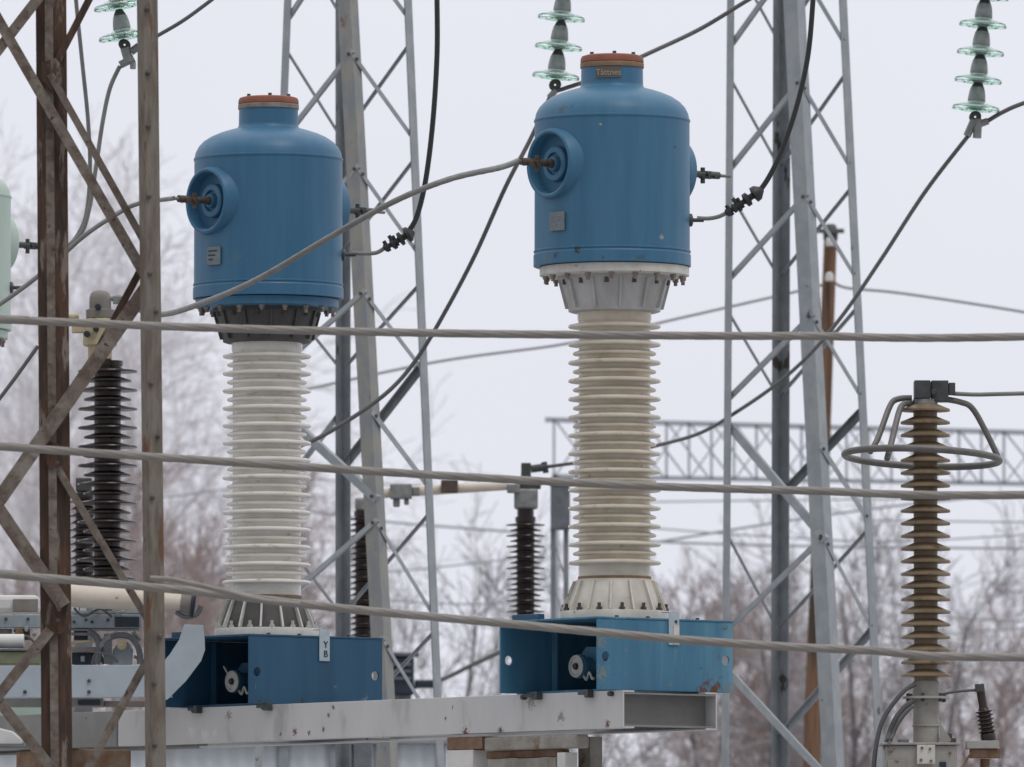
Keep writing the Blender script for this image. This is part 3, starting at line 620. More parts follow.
ring = MB().torus(rc, ru, rv, 77.5*ko, 3.6*ko, 96, 12).build('corona_ring', M['ring_grey'], ot)
for pts in (((912,398,0),(898,399,0),(890,406,-.05),(878,438,-.2),(870,452,-.28)), ((914,404,0),(904,404,-.08),(899,412,-.14),(892,440,-.3),(887,459,-.40)),
            ((944,399,0),(960,402,.02),(972,408,.02),(985,430,.02),(999,459,.0))):
    MB().tube(spline([P(x, y, Yo+dy) for x, y, dy in pts], 6), 3.1*ko, 10).build('ring_strut', M['ring_grey'], ot)
ft = MB().lathe(base, [(13*ko, oz(745)), (13*ko, oz(727)), (14*ko, oz(726.5)), (14*ko, oz(725)), (13*ko, oz(724.5)), (13*ko, oz(699)), (24*ko, oz(698.8)), (24*ko, oz(696.5)), (13.5*ko, oz(696)), (13.5*ko, oz(683)), (12.6*ko, oz(681))], 32).build('foot_tube', M['box_grey'], ot, 35)
for k in range(6):
    a = k*math.pi/3+.3; MB().cyl(base+Vector((math.cos(a)*19*ko, math.sin(a)*19*ko, oz(702))), base+Vector((math.cos(a)*19*ko, math.sin(a)*19*ko, oz(693.5))), 2*ko, 6).build('foot_bolt', M['bolt_dark'], ot)
mb = thing('marshalling_box', 'stained beige grey steel box under the ochre insulator', 'box', Vector((oc.x, Yo, 0)))
b_ = MB(); pb(b_, 884, 955, 746, 900, Yo, .42); b_.build('cabinet', M['box_grey'], mb, 0, .01)
b_ = MB(); pb(b_, 880, 959, 743.5, 745.8, Yo, .46); b_.build('lid', M['box_grey'], mb, 0, .003)
b_ = MB(); pb(b_, 917, 935, 745, 764, Yo-.245, .03); b_.build('front_plate', M['flange_white'], mb, 0, .003)
b_ = MB(); pb(b_, 888, 906, 760, 900, Yo-.22, .02); b_.build('door', M['box_grey'], mb, 0, .003)
b_ = MB(); pb(b_, 940, 946, 762, 900, Yo-.216, .012); b_.build('gap', M['navy_dark'], mb, 0)  # solid dark strip standing in for the shade of a gap
b_ = MB(); pb(b_, 895, 945, 900, 1100, Yo, .3); a = b_.v; b_ = MB(); b_.obox((oc.x-.15, Yo-.15, 0), (.3,0,0), (0,.3,0), (0,0,P(926,901,Yo).z)); b_.build('stand', M['box_grey'], mb, 0)
for (x0, x1, y0, y1, dy, mt) in ((944,952,733,741,-.02,'clamp_dark'),(950,956,738,743.3,-.03,'clamp_dark'),(886,892,738,743.3,-.18,'clamp_dark'),(898,909,739,743.3,-.15,'steel_mid')):
    b_ = MB(); pb(b_, x0, x1, y0, y1, Yo+dy, .06); b_.build('fitting', M[mt], mb, 0, .006)
MB().prism([P(x, y, Yo-.06) for x, y in ((940,722),(952,741),(944,743),(940,740))], (0,.012,0)).build('gusset', M['box_grey'], mb, 0, .002)
for (x, y) in ((922,748),(930,749),(921,760),(931,761),(890,752),(950,753)):
    MB().lathe(P(x, y, Yo-.26 if 915 < x < 935 else Yo-.21), [(1.5*ko,-.005),(1.5*ko,.012)], 6, (0,-1,0)).build('bolt', M['rust_block'], mb)
sb = thing('bracket_shelf', 'rusty steel bracket shelf right of the beige box', 'bracket', P(985, 767, Yo))
b_ = MB(); pb(b_, 966, 998, 741, 749, Yo, .2); b_.build('shelf_top', M['box_grey'], sb, 0, .004)
b_ = MB(); pb(b_, 970, 1000, 749.5, 758, Yo, .16); b_.build('shelf_rail', M['rust_block'], sb, 0, .003)
p0, p1 = P(957, 775, Yo-.09), P(972, 749, Yo-.09)
MB().obox(p0, p1-p0, (.02,0,.012), (0,.03,0)).build('stay', M['rust_block'], sb, 0)
b_ = MB(); b_.cyl(P(985, 759, Yo), P(985, 1100, Yo)*1.0, .03, 12); b_.build('stay_tube', M['rust_block'], sb)
si = thing('small_insulator', 'small dark ribbed arrester leaning on the rusty bracket shelf', 'insulator', P(988, 741, Yo))
a0, a1 = P(989, 741, Yo), P(979.5, 684, Yo); L_ = (a1-a0).length
MB().lathe(a0, [(x, h*L_) for x, h in ((.05,0),(.05,.12),(.045,.14))] + [(r, (.14+.07*i+dd)*L_) for i in range(6) for r, dd in ((.038,.0),(.058,.02),(.056,.036),(.038,.05))] + [(.028,.6*L_),(.028,.98*L_),(.02,L_)], 20, a1-a0).build('ribbed_body', M['porcelain_brown'], si, 35)
b_ = MB(); pb(b_, 975, 984, 684, 692, Yo, .06); b_.build('cap', M['clamp_dark'], si, 0, .004)

# brown disconnector posts behind
def brown_post(label, xc, Y, ytop, ybot, core, tip, n, head=True):
    k = S(Y); c = P(xc, ybot, Y); b = Vector((c.x, c.y, 0)); zz = lambda y: P(xc, y, Y).z
    t = thing('post_insulator', label, 'insulator', b + Z*zz(ybot), 'brown post insulators')
    MB().lathe(b, brown_sheds(b, zz(ytop), zz(ybot), core*k, tip*k, n, .34), 36).build('porcelain', M['porcelain_brown'], t, 40)
    MB().lathe(b, [(core*1.15*k, zz(ytop)-.001), (core*1.15*k, zz(ytop-5))], 24).build('neck', M['porcelain_brown'], t)
    fl = MB(); fl.lathe(b, [(core*1.3*k, zz(ybot)), (core*1.3*k, zz(ybot+14)), (core*2.0*k, zz(ybot+14.2)), (core*2.0*k, zz(ybot+19))], 24); fl.build('foot', M['steel_mid'], t)
    return t, b, zz, k
pt1, pb1, pz1, pk1 = brown_post('dark brown post insulator behind the gap between the blue tanks', 525.5, 78, 522, 625, 9, 19.5, 19)
m_ = MB(); pb(m_, 514, 538, 489, 509, 78, .2); m_.build('housing', M['clamp_grey'], pt1, 0, .02)
m_ = MB(); pb(m_, 521, 531, 463, 478, 78, .1); pb(m_, 515, 541, 478.5, 489, 78.02, .12); m_.build('terminal_head', M['clamp_dark'], pt1, 0, .01)
MB().cyl(P(525.5,521.8,78), P(525.5,509.2,78), 8.5*pk1, 20).build('collar', M['porcelain_brown'], pt1)
m_ = MB(); pb(m_, 507, 520, 484, 493, 77.9, .1); m_.build('jaw', M['clamp_grey'], pt1, 0, .01)
m_ = MB(); m_.cyl(P(531,469,78), P(546,467,78), 4*pk1, 12); m_.cyl(P(544,462,78), P(546,473,78), 3*pk1, 10); m_.build('wire_clamp', M['clamp_dark'], pt1)
pt2, pb2, pz2, pk2 = brown_post('dark brown post insulator half hidden by the left lattice tower', 363, 78, 516, 650, 8, 16, 23)
m_ = MB(); pb(m_, 355, 371, 498, 511, 78, .16); m_.build('housing', M['clamp_grey'], pt2, 0, .02)
arm = thing('disconnector_arm', 'pale cream disconnector arm reaching between two brown post insulators', 'switch arm', P(450, 490, 77.9))
MB().tube([P(372,494,77.9), P(415,491,77.9), P(508,485.5,77.9)], [5*pk1, 5.2*pk1, 4.6*pk1], 16).build('tube', M['cream_paint'], arm)
m_ = MB(); pb(m_, 390, 412, 484, 499, 77.9, .16); pb(m_, 393, 400, 499, 507, 77.9, .08); pb(m_, 404, 409, 499, 505, 77.9, .08); pb(m_, 412, 420, 487, 496, 77.9, .1); m_.build('joint_clamp', M['clamp_grey'], arm, 0, .012)
m_ = MB(); pb(m_, 441, 458, 480, 493, 77.85, .12); m_.build('sleeve', M['terminal_brown'], arm, 0, .01)

Yb = 63.2
pt3, pb3, pz3, pk3 = brown_post('tall near black post insulator with a cream head behind the rusty mast', 107, Yb, 366, 583, 13.5, 30, 23)
hc = P(100, 366, Yb); hb = Vector((hc.x, hc.y, 0)); hz = lambda y: P(100, y, Yb).z; kh = S(Yb)
dm = MB().lathe(hb, [(14*kh,hz(318)),(14.5*kh,hz(310)),(11*kh,hz(309)),(11*kh,hz(302)),(10.8*kh,hz(298)),(9.5*kh,hz(293.5)),(6.5*kh,hz(291)),(1*kh,hz(290))], 32).build('dome', M['dome_grey'], pt3)
hs = MB(); hs.lathe(hb, [(14*kh,hz(318.2)),(17*kh,hz(324)),(17*kh,hz(346)),(12*kh,hz(347)),(12*kh,hz(360))], 10); hs = hs.build('housing', M['cream_housing'], pt3, 25, .008)
for (x, y, r) in ((98,307,3.2),(87,334,3.2),(96,329,3)):
    MB().lathe(P(x, y, Yb-.125), [(r*kh,-.03),(r*kh,.012),(r*.7*kh,.014)], 14, (0,-1,0)).build('hole_plug', M['hub_dark'], hs)
m_ = MB(); pb(m_, 72, 88, 325, 333, Yb, .08); m_.cyl(P(68,317,Yb), P(79,317,Yb), 3*kh, 10); m_.build('side_arm', M['cream_housing'], hs, 0, .006)
m_ = MB(); m_.tube(spline([P(111,299,Yb), P(120,297,Yb), P(126,301,Yb), P(128,307,Yb)], 4), 2.6*kh, 8); pb(m_, 113, 123, 297, 304, Yb, .06); m_.build('wire_clamp', M['clamp_grey'], hs, 30)
pt4, _, _, _ = brown_post('short dark post insulator tucked behind the tall near black one', 84, 66.5, 498, 583, 9, 17, 12)
m_ = MB(); pb(m_, 76, 92, 478, 492, 66.5, .12); m_.build('head', M['clamp_dark'], pt4, 0, .01)
# frames the hidden feet stand on
for (nm, lab, xc, Y, yt, hw) in (('steel_stand','slender grey steel stand under the dark insulator between the blue tanks',525.5,78,644.5,9), ('steel_stand','grey steel stand under the insulator behind the left lattice tower',363,78,669.5,9), ('steel_stand','grey steel stand below the short insulator at the left',84,66.5,602.5,9)):
    c = P(xc, yt, Y); k = S(Y); t = thing(nm, lab, 'stand', Vector((c.x, Y, 0)), 'steel stands')
    MB().obox((c.x-hw*k, Y-hw*k, 0), (hw*2*k,0,0), (0,hw*2*k,0), (0,0,c.z-.012)).build('column', M['steel_mid'], t, 0, .004)
    MB().cbox((c.x, Y, c.z-.006), hw*4*k, hw*4*k, .01).build('head_plate', M['steel_mid'], t, 0)
# grey lattice post behind the cream insulator
Yg = 88; kg = S(Yg)
gp = thing('steel_post', 'blurred grey steel post with a fitting on top behind the cream insulator', 'post', Vector((P(560,600,Yg).x, Yg, 0)))
for x in (553, 566):
    p = P(x, 480, Yg); MB().obox((p.x-2.5*kg, Yg-.03, 0), (5*kg,0,0), (0,.06,0), (0,0,p.z)).build('chord', M['tower_steel_dull'], gp, 0)
for y in range(540, 760, 44):
    p0, p1 = P(553, y, Yg), P(566, y+40, Yg); MB().obox(p0-Z*.02, p1-p0, (0,.02,0), (0,0,.04)).build('lacing', M['tower_steel'], gp, 0)
m_ = MB(); pb(m_, 551, 570, 486, 530, Yg-.06, .12); pb(m_, 549, 573, 478, 485.5, Yg-.04, .2); m_.build('fitting', M['steel_mid'], gp, 0, .02)

# left-hand gear: blue-grey beam with gusset, cream drum, linkage
Yq = 60.4; kq = S(Yq)
bb = thing('drive_beam', 'blue grey channel beam with a curved gusset plate at its right end', 'beam', P(60, 698, Yq))
m_ = MB(); a = P(-80, 698, Yq); b = P(172, 697, Yq); hgt = (697.5-665.5)*kq
m_.obox(a, b-a, (0,.012,0), (0,0,hgt)); m_.obox(a+Vector((0,.0125,hgt-.012)), b-a, (0,.09,0), (0,0,.012)); m_.obox(a+Vector((0,.0125,0)), b-a, (0,.09,0), (0,0,.012)); m_.build('channel', M['beam_blue'], bb, 0, .003)
gs = [(158,704),(168,699),(186,681),(201,661),(205,650),(204.5,638),(203,625),(184,624.5),(179,640),(170,654),(158,668)]
MB().prism([P(x, y, Yq-.02) for x, y in gs], (0,.014,0)).build('gusset', M['beam_blue'], bb, 0, .002)
for (x, y) in ((89,681),(89,692),(25,692)): MB().lathe(P(x, y, Yq+.003), [(.012,0),(.012,.014)], 8, (0,-1,0)).build('bolt', M['bolt_dark'], bb)
dr = thing('cream_drum', 'cream painted drum with a dark clamped end beside the left base', 'drum', P(120, 612, 61.0))
kd = S(61.0)
MB().tube([P(66,595,61), P(90,597,61), P(140,600,61), P(176,602,61), P(181,602.5,61)], [11*kd,11.5*kd,11*kd,9.5*kd,8*kd], 28).build('shell', M['cream_paint'], dr, 30)
MB().tube([P(181,602.5,61), P(186,603,61), P(192,604,61)], [9*kd,10.5*kd,10.5*kd], 24).build('end_collar', M['dome_grey'], dr, 30)
MB().torus(P(193,604,61), (0,1,0), (.1,0,1), 12*kd, 1.8*kd, 40, 8).build('clamp_band', M['navy_dark'], dr)
m_ = MB(); m_.tube(spline([P(176,612,61), P(186,617,61), P(197,614,61), P(201,606,61)], 5), 2.4*kd, 8); m_.build('clamp_strap', M['steel_mid'], dr)
lk = thing('drive_linkage', 'grey steel drive frame with levers above the blue grey beam', 'mechanism', P(70, 665, 61.2)); Yk = 61.2; kk = S(Yk)
m_ = MB(); pb(m_, -40, 142, 615, 628, Yk, .10); m_.build('rail', M['steel_blue'], lk, 0, .004)
m_ = MB(); pb(m_, 115, 139, 617, 627, Yk-.056, .008); m_.build('mouth_shade', M['navy_dark'], lk, 0)  # thin navy plate stands in for the shade in the open rail end
m_ = MB(); pb(m_, 72, 142, 611, 614, Yk+.03, .1); pb(m_, 88, 94, 602, 611, Yk+.03, .08); pb(m_, 70, 97, 600, 603, Yk+.03, .08); pb(m_, 100, 142, 603, 606, Yk+.03, .08); pb(m_, 116, 121, 606, 611, Yk+.03, .06); m_.build('top_frame', M['steel_blue'], lk, 0, .003)
m_ = MB(); pb(m_, 72, 108, 647, 652, Yk, .06); m_.build('push_rod', M['dome_grey'], lk, 0, .003)
m_ = MB(); m_.tube(spline([P(88,631,Yk-.03), P(97,638,Yk-.03), P(99,650,Yk-.03), P(97,664,Yk-.03)], 5), 3.4*kk, 8); m_.build('lever', M['steel_mid'], lk)
m_ = MB(); m_.tube(spline([P(140,664,Yk-.04), P(139,650,Yk-.04), P(133,639,Yk-.04), P(122,635,Yk-.04), P(111,637,Yk-.04)], 5), 3.0*kk, 8); pb(m_, 104, 112, 634, 664, Yk-.03, .03); m_.build('yoke', M['steel_mid'], lk, 30)
m_ = MB(); m_.prism([P(x, y, Yk-.01) for x, y in ((112,664.5),(113,650),(118,643),(128,642),(133,650),(132,664.5))], (0,.05,0)); m_.build('cover', M['steel_blue'], lk, 0, .006)
m_ = MB(); m_.prism([P(x, y, Yk-.05) for x, y in ((98,646),(104,636),(116,631),(118,634),(107,641),(101,649))], (0,.012,0)); m_.build('crank', M['clamp_grey'], lk, 0, .003)
for (x0, x1, y0, y1, dy, mt) in ((72,79,604,611,.02,'white_paint'),(80,87,604.5,611,.02,'white_paint'),(104,112,606.5,611,.05,'navy_dark'),(125,137,606.5,611,.05,'navy_dark')):
    m_ = MB(); pb(m_, x0, x1, y0, y1, Yk+dy, .03); m_.build('insert', M[mt], lk, 0, .003)
for (x0, y0, x1, y1, r, mt) in ((70,634,90,634,1.6,'dome_grey'),(70,643,104,640,1.5,'cream_housing'),(100,655,104,664,2.0,'clamp_dark'),(133,632,141,640,2.0,'clamp_grey'),(134,656,142,662,1.6,'dome_grey')):
    MB().cyl(P(x0, y0, Yk-.02), P(x1, y1, Yk-.02), r*kk, 8).build('rod', M[mt], lk)
for (x, y) in ((86,620),(92,622),(108,620),(28,619),(6,619),(74,622)):
    MB().lathe(P(x, y, Yk-.05), [(1.6*kk,-.005),(1.6*kk,.014)], 6, (0,-1,0)).build('bolt', M['bolt_dark'], lk)
for (x0, x1, y0, y1, mt) in ((14,30,629,640,'terminal_brown'),(-8,12,629,634,'clamp_grey')):
    m_ = MB(); pb(m_, x0, x1, y0, y1, Yk+.06, .06); m_.build('hanger', M[mt], lk, 0, .006)
MB().lathe(P(122,645,Yk-.03), [(5*kk,0),(5*kk,.03),(3*kk,.035)], 14, (0,-1,0)).build('pivot', M['cream_housing'], lk)
m_ = MB(); pb(m_, 74, 88, 631, 640, Yk+.05, .03); m_.build('recess_shade', M['navy_dark'], lk, 0)  # solid dark blocks stand in for shade inside the drive frame
m_ = MB(); pb(m_, 72, 96, 652.5, 664.5, Yk+.04, .03); m_.build('recess_shade', M['navy_dark'], lk, 0)
m_ = MB(); pb(m_, 60, 140, 628.5, 630, Yk+.2, .3); m_.build('under_plate', M['steel_mid'], lk, 0)
rk = random.Random(9)
for k in range(16):
    x = rk.choice((rk.uniform(-6, 34), rk.uniform(72, 134))); y = rk.choice((612, 634, 655)) + rk.uniform(-5, 5); wd2 = rk.uniform(3, 9); hg = rk.uniform(2.5, 7)
    m_ = MB(); pb(m_, x, x+wd2, y-hg/2, y+hg/2, Yk-.02+rk.uniform(-.05, .05), rk.uniform(.02, .05)); m_.build('bracket', M[rk.choice(('clamp_grey','steel_mid','clamp_dark','steel_blue','dome_grey','rust_block'))], lk, 0, .005)
for pts in (((2,634),(12,640),(26,636),(36,644)), ((74,608),(84,616),(100,609),(112,617)), ((92,664),(96,654),(110,655),(118,662))):
    MB().tube(spline([P(x, y, Yk-.09) for x, y in pts], 6), 1.3*kk, 8).build('hose', M['wire_dark'], lk)
gtr = thing('cable_trough', 'dull grey cable trough between the blue grey beam and the support beam', 'trough', P(100, 707, 61.6))
m_ = MB(); pb(m_, -60, 104, 698.5, 707, 61.6, .2); m_.build('trough', M['beam_dull'], gtr, 0, .005)
m_ = MB(); pb(m_, 104.5, 166, 701, 707, 61.62, .12); m_.build('end_piece', M['dome_grey'], gtr, 0, .005)
m_ = MB(); pb(m_, 78, 100, 700, 705, 61.49, .01); m_.build('slot_shade', M['navy_dark'], gtr, 0)  # navy plate on the face, its colour stands in for a shaded slot
wc = thing('white_cover', 'small white cover box with dark windows left of the rusty mast', 'cover', P(20, 614, 61.6))
m_ = MB(); pb(m_, -30, 40, 596, 613.5, 61.6, .3); m_.build('shell', M['white_paint'], wc, 0, .03)
m_ = MB(); pb(m_, 13, 38, 599, 612, 61.43, .03); m_.build('window', M['dome_grey'], wc, 0, .004)
og = thing('olive_box', 'olive green box sitting on the blue grey beam at far left', 'box', P(15, 665, 61.0))
m_ = MB(); pb(m_, -30, 40, 652, 665, 60.9, .25); m_.build('body', M['olive_paint'], og, 0, .008)
m_ = MB(); pb(m_, -32, 42, 649.5, 651.6, 60.9, .28); m_.build('lid', M['steel_mid'], og, 0, .003)
wp = MB(); wp.tube([P(-30,641,60.9), P(24,641,60.9)], 7*kk, 20)
wp = tag(wp.build('white_pipe', M['white_paint']), 'short white pipe lying on the olive box', 'pipe')
wd_ = thing('white_tray', 'white rounded tray under the grey beam at bottom left', 'tray', P(0, 746, 60.2))
MB().prism([P(x, y, 60.2) for x, y in ((-40,730),(-5,727),(12,731),(24,741),(22,745),(-40,745))], (0,.3,0)).build('tray', M['white_paint'], wd_, 0, .01)
m_ = MB(); pb(m_, -40, 44, 745.6, 748, 60.3, .3); m_.build('bracket', M['steel_mid'], wd_, 0, .004)

# ---------------------------------------------------------------- glass insulator strings
def glass_string(label, p_bot, p_top, n_disc, pitch_px, Y, rad_px):
    k = S(Y); a, b = P(p_bot[0], p_bot[1], Y), P(p_top[0], p_top[1], Y); ax = (b-a).normalized(); pit = pitch_px*k
    t = thing('glass_insulator_string', label, 'insulator string', a - ax*11*k, 'glass insulator strings')
    for i in range(n_disc):
        c = a + ax*(pit*i)
        disc = MB().lathe(c, [(h[0]*rad_px/24*k, h[1]*k) for h in ((3,-1),(7,-1.5),(8,-4.2),(9.5,-4.2),(10.5,-1.8),(14,-1.6),(15,-3.8),(16.2,-3.8),(17,-1.2),(21,-1.2),(22.6,-3.2),(23.7,-3),(24,-1.6),(23,.4),(19,2.0),(13,3.6),(9,5.2),(8,6))], 48, ax).build('glass_disc', M['glass_green'], t, 40)
        cp = MB().lathe(c, [(h[0]*k, h[1]*k) for h in ((8.6,5.4),(8.9,6),(8.8,9),(8.2,14),(7.2,18.5),(6.4,20))], 24, ax).build('metal_cap', M['cap_steel'], disc, 40)
        MB().lathe(c, [(h[0]*k, h[1]*k) for h in ((6.4,20.05),(5.6,22),(4.4,24.4),(3,26.4))], 20, ax).build('cap_neck', M['cement_dark'], disc, 40)
    e = a - ax*10*k
    MB().torus(e, ax, Vector((1,0,0)), 3.6*k, 2.6*k, 24, 10).build('clevis', M['cement_dark'], t)
    return t, a, ax, k
st1, *_ = glass_string('green glass insulator string hanging behind the right blue tank', (556,75), (561.6,16), 8, 29.6, 66, 24)
st2, *_ = glass_string('green glass insulator string hanging alone at the top right', (976,107), (983,23), 8, 28.2, 66, 24)
st3, *_ = glass_string('green glass insulator string partly hidden by the rusty mast', (123,35), (118,4), 6, 31, 63, 25)
m_ = MB(); m_.cyl(P(556,90,66), P(549,98,66), 3.2*S(66), 10); m_.build('dead_end_clamp', M['clamp_grey'], st1)
m_ = MB(); m_.cyl(P(974,120,66), P(967,136,66), 4*S(66), 12); m_.cyl(P(978,119,66), P(977,138,66), 4.4*S(66), 12); m_.cyl(P(980,124,66), P(988,121,66), 3.6*S(66), 12); m_.build('dead_end_clamp', M['clamp_grey'], st2)
m_ = MB(); m_.cyl(P(125,48,63), P(129,62,63), 5*S(63), 12); m_.cyl(P(120,65,63), P(134,58,63), 4*S(63), 12); m_.cyl(P(131,52,63), P(139,46,63), 4*S(63), 12); m_.cyl(P(133,62,63), P(133,69,63), 3*S(63), 10); m_.build('dead_end_clamp', M['clamp_grey'], st3)

# ---------------------------------------------------------------- wires
def wire(label, pts, rpx, mt, cat='wire', name='wire', rope=0, sub=14, n=10, group=None):
    q = [P(x, y, Y) for x, y, Y in pts]; mY = sum(p[2] for p in pts)/len(pts)
    m = MB(); m.tube(spline(q, sub), rpx*S(mY), n if not rope else 36, rope, 6, 7.0)
    return tag(m.build(name, M[mt], None, 60), label, cat, group)
g1 = 'twisted conductors crossing in front'
wire('twisted grey conductor crossing the whole view level with the tank collars', [(-1100,285,50.3),(-60,317,50.3),(0,319.5,50.3),(200,327.5,50.3),(400,332.5,50.3),(600,335,50.3),(800,336,50.3),(1090,335,50.3),(2150,300,50.3)], 4.2, 'wire_tan', 'conductor', 'conductor', .11, 110, group=g1)
wire('twisted conductor crossing the middle of both white and cream insulators', [(-1100,372,50.3),(-60,442,50.3),(0,446.5,50.3),(200,460,50.3),(400,473,50.3),(600,484,50.3),(800,490.5,50.3),(1090,494,50.3),(2150,470,50.3)], 4.2, 'wire_tan', 'conductor', 'conductor', .11, 110, group=g1)
wire('twisted conductor crossing in front of the blue base boxes', [(-1100,460,50.3),(-60,567,50.3),(0,574,50.3),(170,589,50.3),(340,608,50.3),(512,624,50.3),(700,641,50.3),(860,650,50.3),(1090,657,50.3),(2150,640,50.3)], 4.3, 'wire_tan', 'conductor', 'conductor', .11, 110, group=g1)
wire('thin conductor dipping behind the lowest crossing conductor at lower left', [(150,578,50),(175,580,50),(220,590,50),(260,600,50),(300,604,50)], 2.6, 'wire_tan', 'conductor', 'conductor', .1, 30)
tR = C_R + Z*zy(166.6) - wv*(KR*122); 
q = [tR] + [P(x, y, Y) for x, y, Y in ((500,167.5,57.3),(450,179,57.0),(395,201,57.0),(330,237,57.2),(260,278,57.6),(205,302,58.5),(160,314.5,60),(128,305,Yb-.1))]
m = MB(); m.tube(spline(q, 24), 3.1*S(57.5), 20, .1, 6, 12); lead = tag(m.build('conductor', M['wire_grey'], None, 60), 'thick grey lead sagging from the right tank across the left tank', 'conductor')
MB().cyl(tR + wv*.02 , tR + (q[1]-tR).normalized()*.17, 4.3*KR, 12).build('end_sleeve', M['clamp_grey'], lead) if False else None
def drop(label, C, pts, cl, pts2):
    # black dropper with a stack of clamps, fed from the earthing boss
    Yd = C.y
    q = spline([P(x, y, Yd) for x, y in pts], 12)
    m = MB(); m.tube(q, 2.7*S(Yd), 10); c = m.build('dropper_cable', M['wire_black'], None, 60); tag(c, label, 'cable')
    kk_ = S(Yd); a, b = P(*cl[0], Yd), P(*cl[1], Yd); ax = (b-a).normalized(); L = (b-a).length/kk_
    sub = MB()
    def loc(m_): return m_
    def child(nm, mm, mt):
        o_ = bpy.data.meshes.new(nm); mm_ = [p - c.location for p in mm.v]; o_.from_pydata(mm_, [], mm.f); o_.materials.append(M[mt])
        o_.polygons.foreach_set('use_smooth', [True]*len(o_.polygons)); o_.set_sharp_from_angle(angle=R(40))
        ob = bpy.data.objects.new(nm, o_); COL.objects.link(ob); ob.parent = c; return ob
    prof = [(2.2,0),(4.2,1),(4.2,5),(2.6,5.5),(2.6,8),(4.8,8.5),(4.8,12),(2.8,12.5),(2.8,L*.5),(3,L*.52),(7.2,L*.55),(7.2,L*.65),(3.4,L*.68),(3.4,L*.76),(8.4,L*.79),(8.0,L*.90),(4.2,L),(2.6,L+2)]
    child('clamp_stack', MB().lathe(a, [(r*kk_, h*kk_) for r, h in prof], 20, ax), 'wire_black')
    mm = MB(); per = ax.cross(Vector((0,1,0))).normalized()
    for f, s_ in ((.12,7),(.34,9),(.42,7)): p = a + ax*(L*f*kk_); mm.cyl(p + per*s_*kk_, p - per*s_*.7*kk_, 2.0*kk_, 8)
    child('clamp_screws', mm, 'wire_black')
    mm = MB(); mm.tube(spline([P(x, y, Yd) for x, y in pts2], 8), 2.1*kk_, 8); child('earth_lead', mm, 'wire_grey')
    return c
drop('black dropper cable hanging to the right of the left blue tank', C_L, [(436,-40),(437,0),(437,55),(433,120),(426,178),(417,216),(408,232)], ((384,249),(412,232)), [(351,253),(365,253.5),(377,252.5),(386,247)])
drop('black dropper cable hanging to the right of the right blue tank', C_R, [(815,-40),(813,0),(808,55),(797,105),(782,150),(769,177),(758,193)], ((726,214),(761,190)), [(697,218),(708,218.5),(719,216.5),(728,212)])
wire('dark overhead wire running from the centre glass string up past the right tank', [(770,-12,66.5),(748,0,66.5),(700,29,66.5),(645,55,66.3),(600,76,66.1),(566,88,66),(556,91,66)], 2.2, 'wire_dark')
wire('grey wire falling from the centre glass string to behind the left insulator', [(550,97,66),(530,140,66),(506,186,66),(475,255,66.4),(445,312,66.8),(418,357,67),(392,388,67),(358,414,67),(314,440,67),(270,455,67),(210,462,67)], 2.2, 'wire_dark')
wire('grey wire curving down from the right glass string to the brown insulator head', [(968,136,66),(925,192,67),(882,258,69),(845,312,71),(812,352,73),(778,383,74),(738,411,75),(700,433,76),(655,446,77),(600,459,77.5),(545,467,78)], 2.0, 'wire_dark')
wire('short grey wire rising right from the right glass string', [(986,122,66),(1003,112,66),(1024,103,66),(1080,84,66)], 2.2, 'wire_dark')
wire('grey wire rising right from the left glass string', [(136,48,63),(157,36,63),(184,20,63),(214,-2,63),(240,-22,63)], 2.0, 'wire_dark')
wire('grey wire looping down from the left glass string behind the mast', [(120,66,63),(110,88,63),(103,120,63),(97,160,63),(90,205,63),(82,232,63),(68,246,63)], 2.2, 'wire_grey')
wire('thin grey cable hanging beside the rusty mast leg', [(74,-30,63.5),(76,0,63.5),(82,60,63.5),(88,120,63.5),(90,170,63.5),(86,215,63.5),(74,240,63.5),(60,249,63.5)], 2.1, 'wire_grey')
tL = C_L + Z*zy(166.6) - wv*(KR*124)
q = [tL] + [P(x, y, 61.5) for x, y in ((137,204),(112,217),(84,236),(55,262),(28,284),(0,304),(-40,330))]
m = MB(); m.tube(spline(q, 12), 2.4*S(61), 10); tag(m.build('conductor', M['wire_grey'], None, 60), 'grey lead falling left from the left tank behind the rusty mast', 'conductor')
wire('thin grey wire slanting up to the mast below the mint tank', [(-20,424,56),(0,398,56),(18,374,56),(38,346,56)], 2.0, 'wire_dark')
wire('grey bar shaped lead running right from the ochre insulator', [(953,393.5,58),(975,394.5,58),(1000,394,58),(1080,392,58)], 2.2, 'wire_grey')
wire('short lead from the ochre insulator foot to the small arrester', [(940,696,58),(948,693,58),(962,691,58),(978,690,58)], 1.4, 'wire_dark')
for lab, pts, r in (('thick grey cable bending left out of the ochre insulator foot', [(916,684,57.9),(905,690,57.9),(892,705,57.9),(882,722,57.9),(876,746,57.9),(873,775,57.9)], 2.4),
                    ('second grey cable bending into the beige box', [(914,700,57.9),(904,708,57.9),(895,720,57.9),(889,735,57.9),(886,748,57.8)], 2.8),
                    ('third dark cable slanting down to the beige box', [(913,706,57.85),(905,714,57.85),(898,724,57.85),(893,735,57.85),(888,746,57.75)], 1.8)):
    wire(lab, pts, r, 'wire_dark', 'cable', 'cable')
wire('dark cable drooping left across the trees between the base boxes', [(560,628,95),(520,643,95),(498,653,95),(470,666,95),(440,680,95),(400,690,95),(350,692,95)], 2.2, 'wire_dark', 'cable', 'cable')
wire('faint far wire meeting the wooden pole from the left', [(250,402,100),(430,363,100),(570,343,100),(680,318,100),(790,293,100),(826,284,100)], 1.5, 'wire_far')
wire('faint far wire leaving the wooden pole to the right', [(834,282,100),(848,288,100),(900,293,100),(1000,308,100),(1080,322,100)], 1.5, 'wire_far')
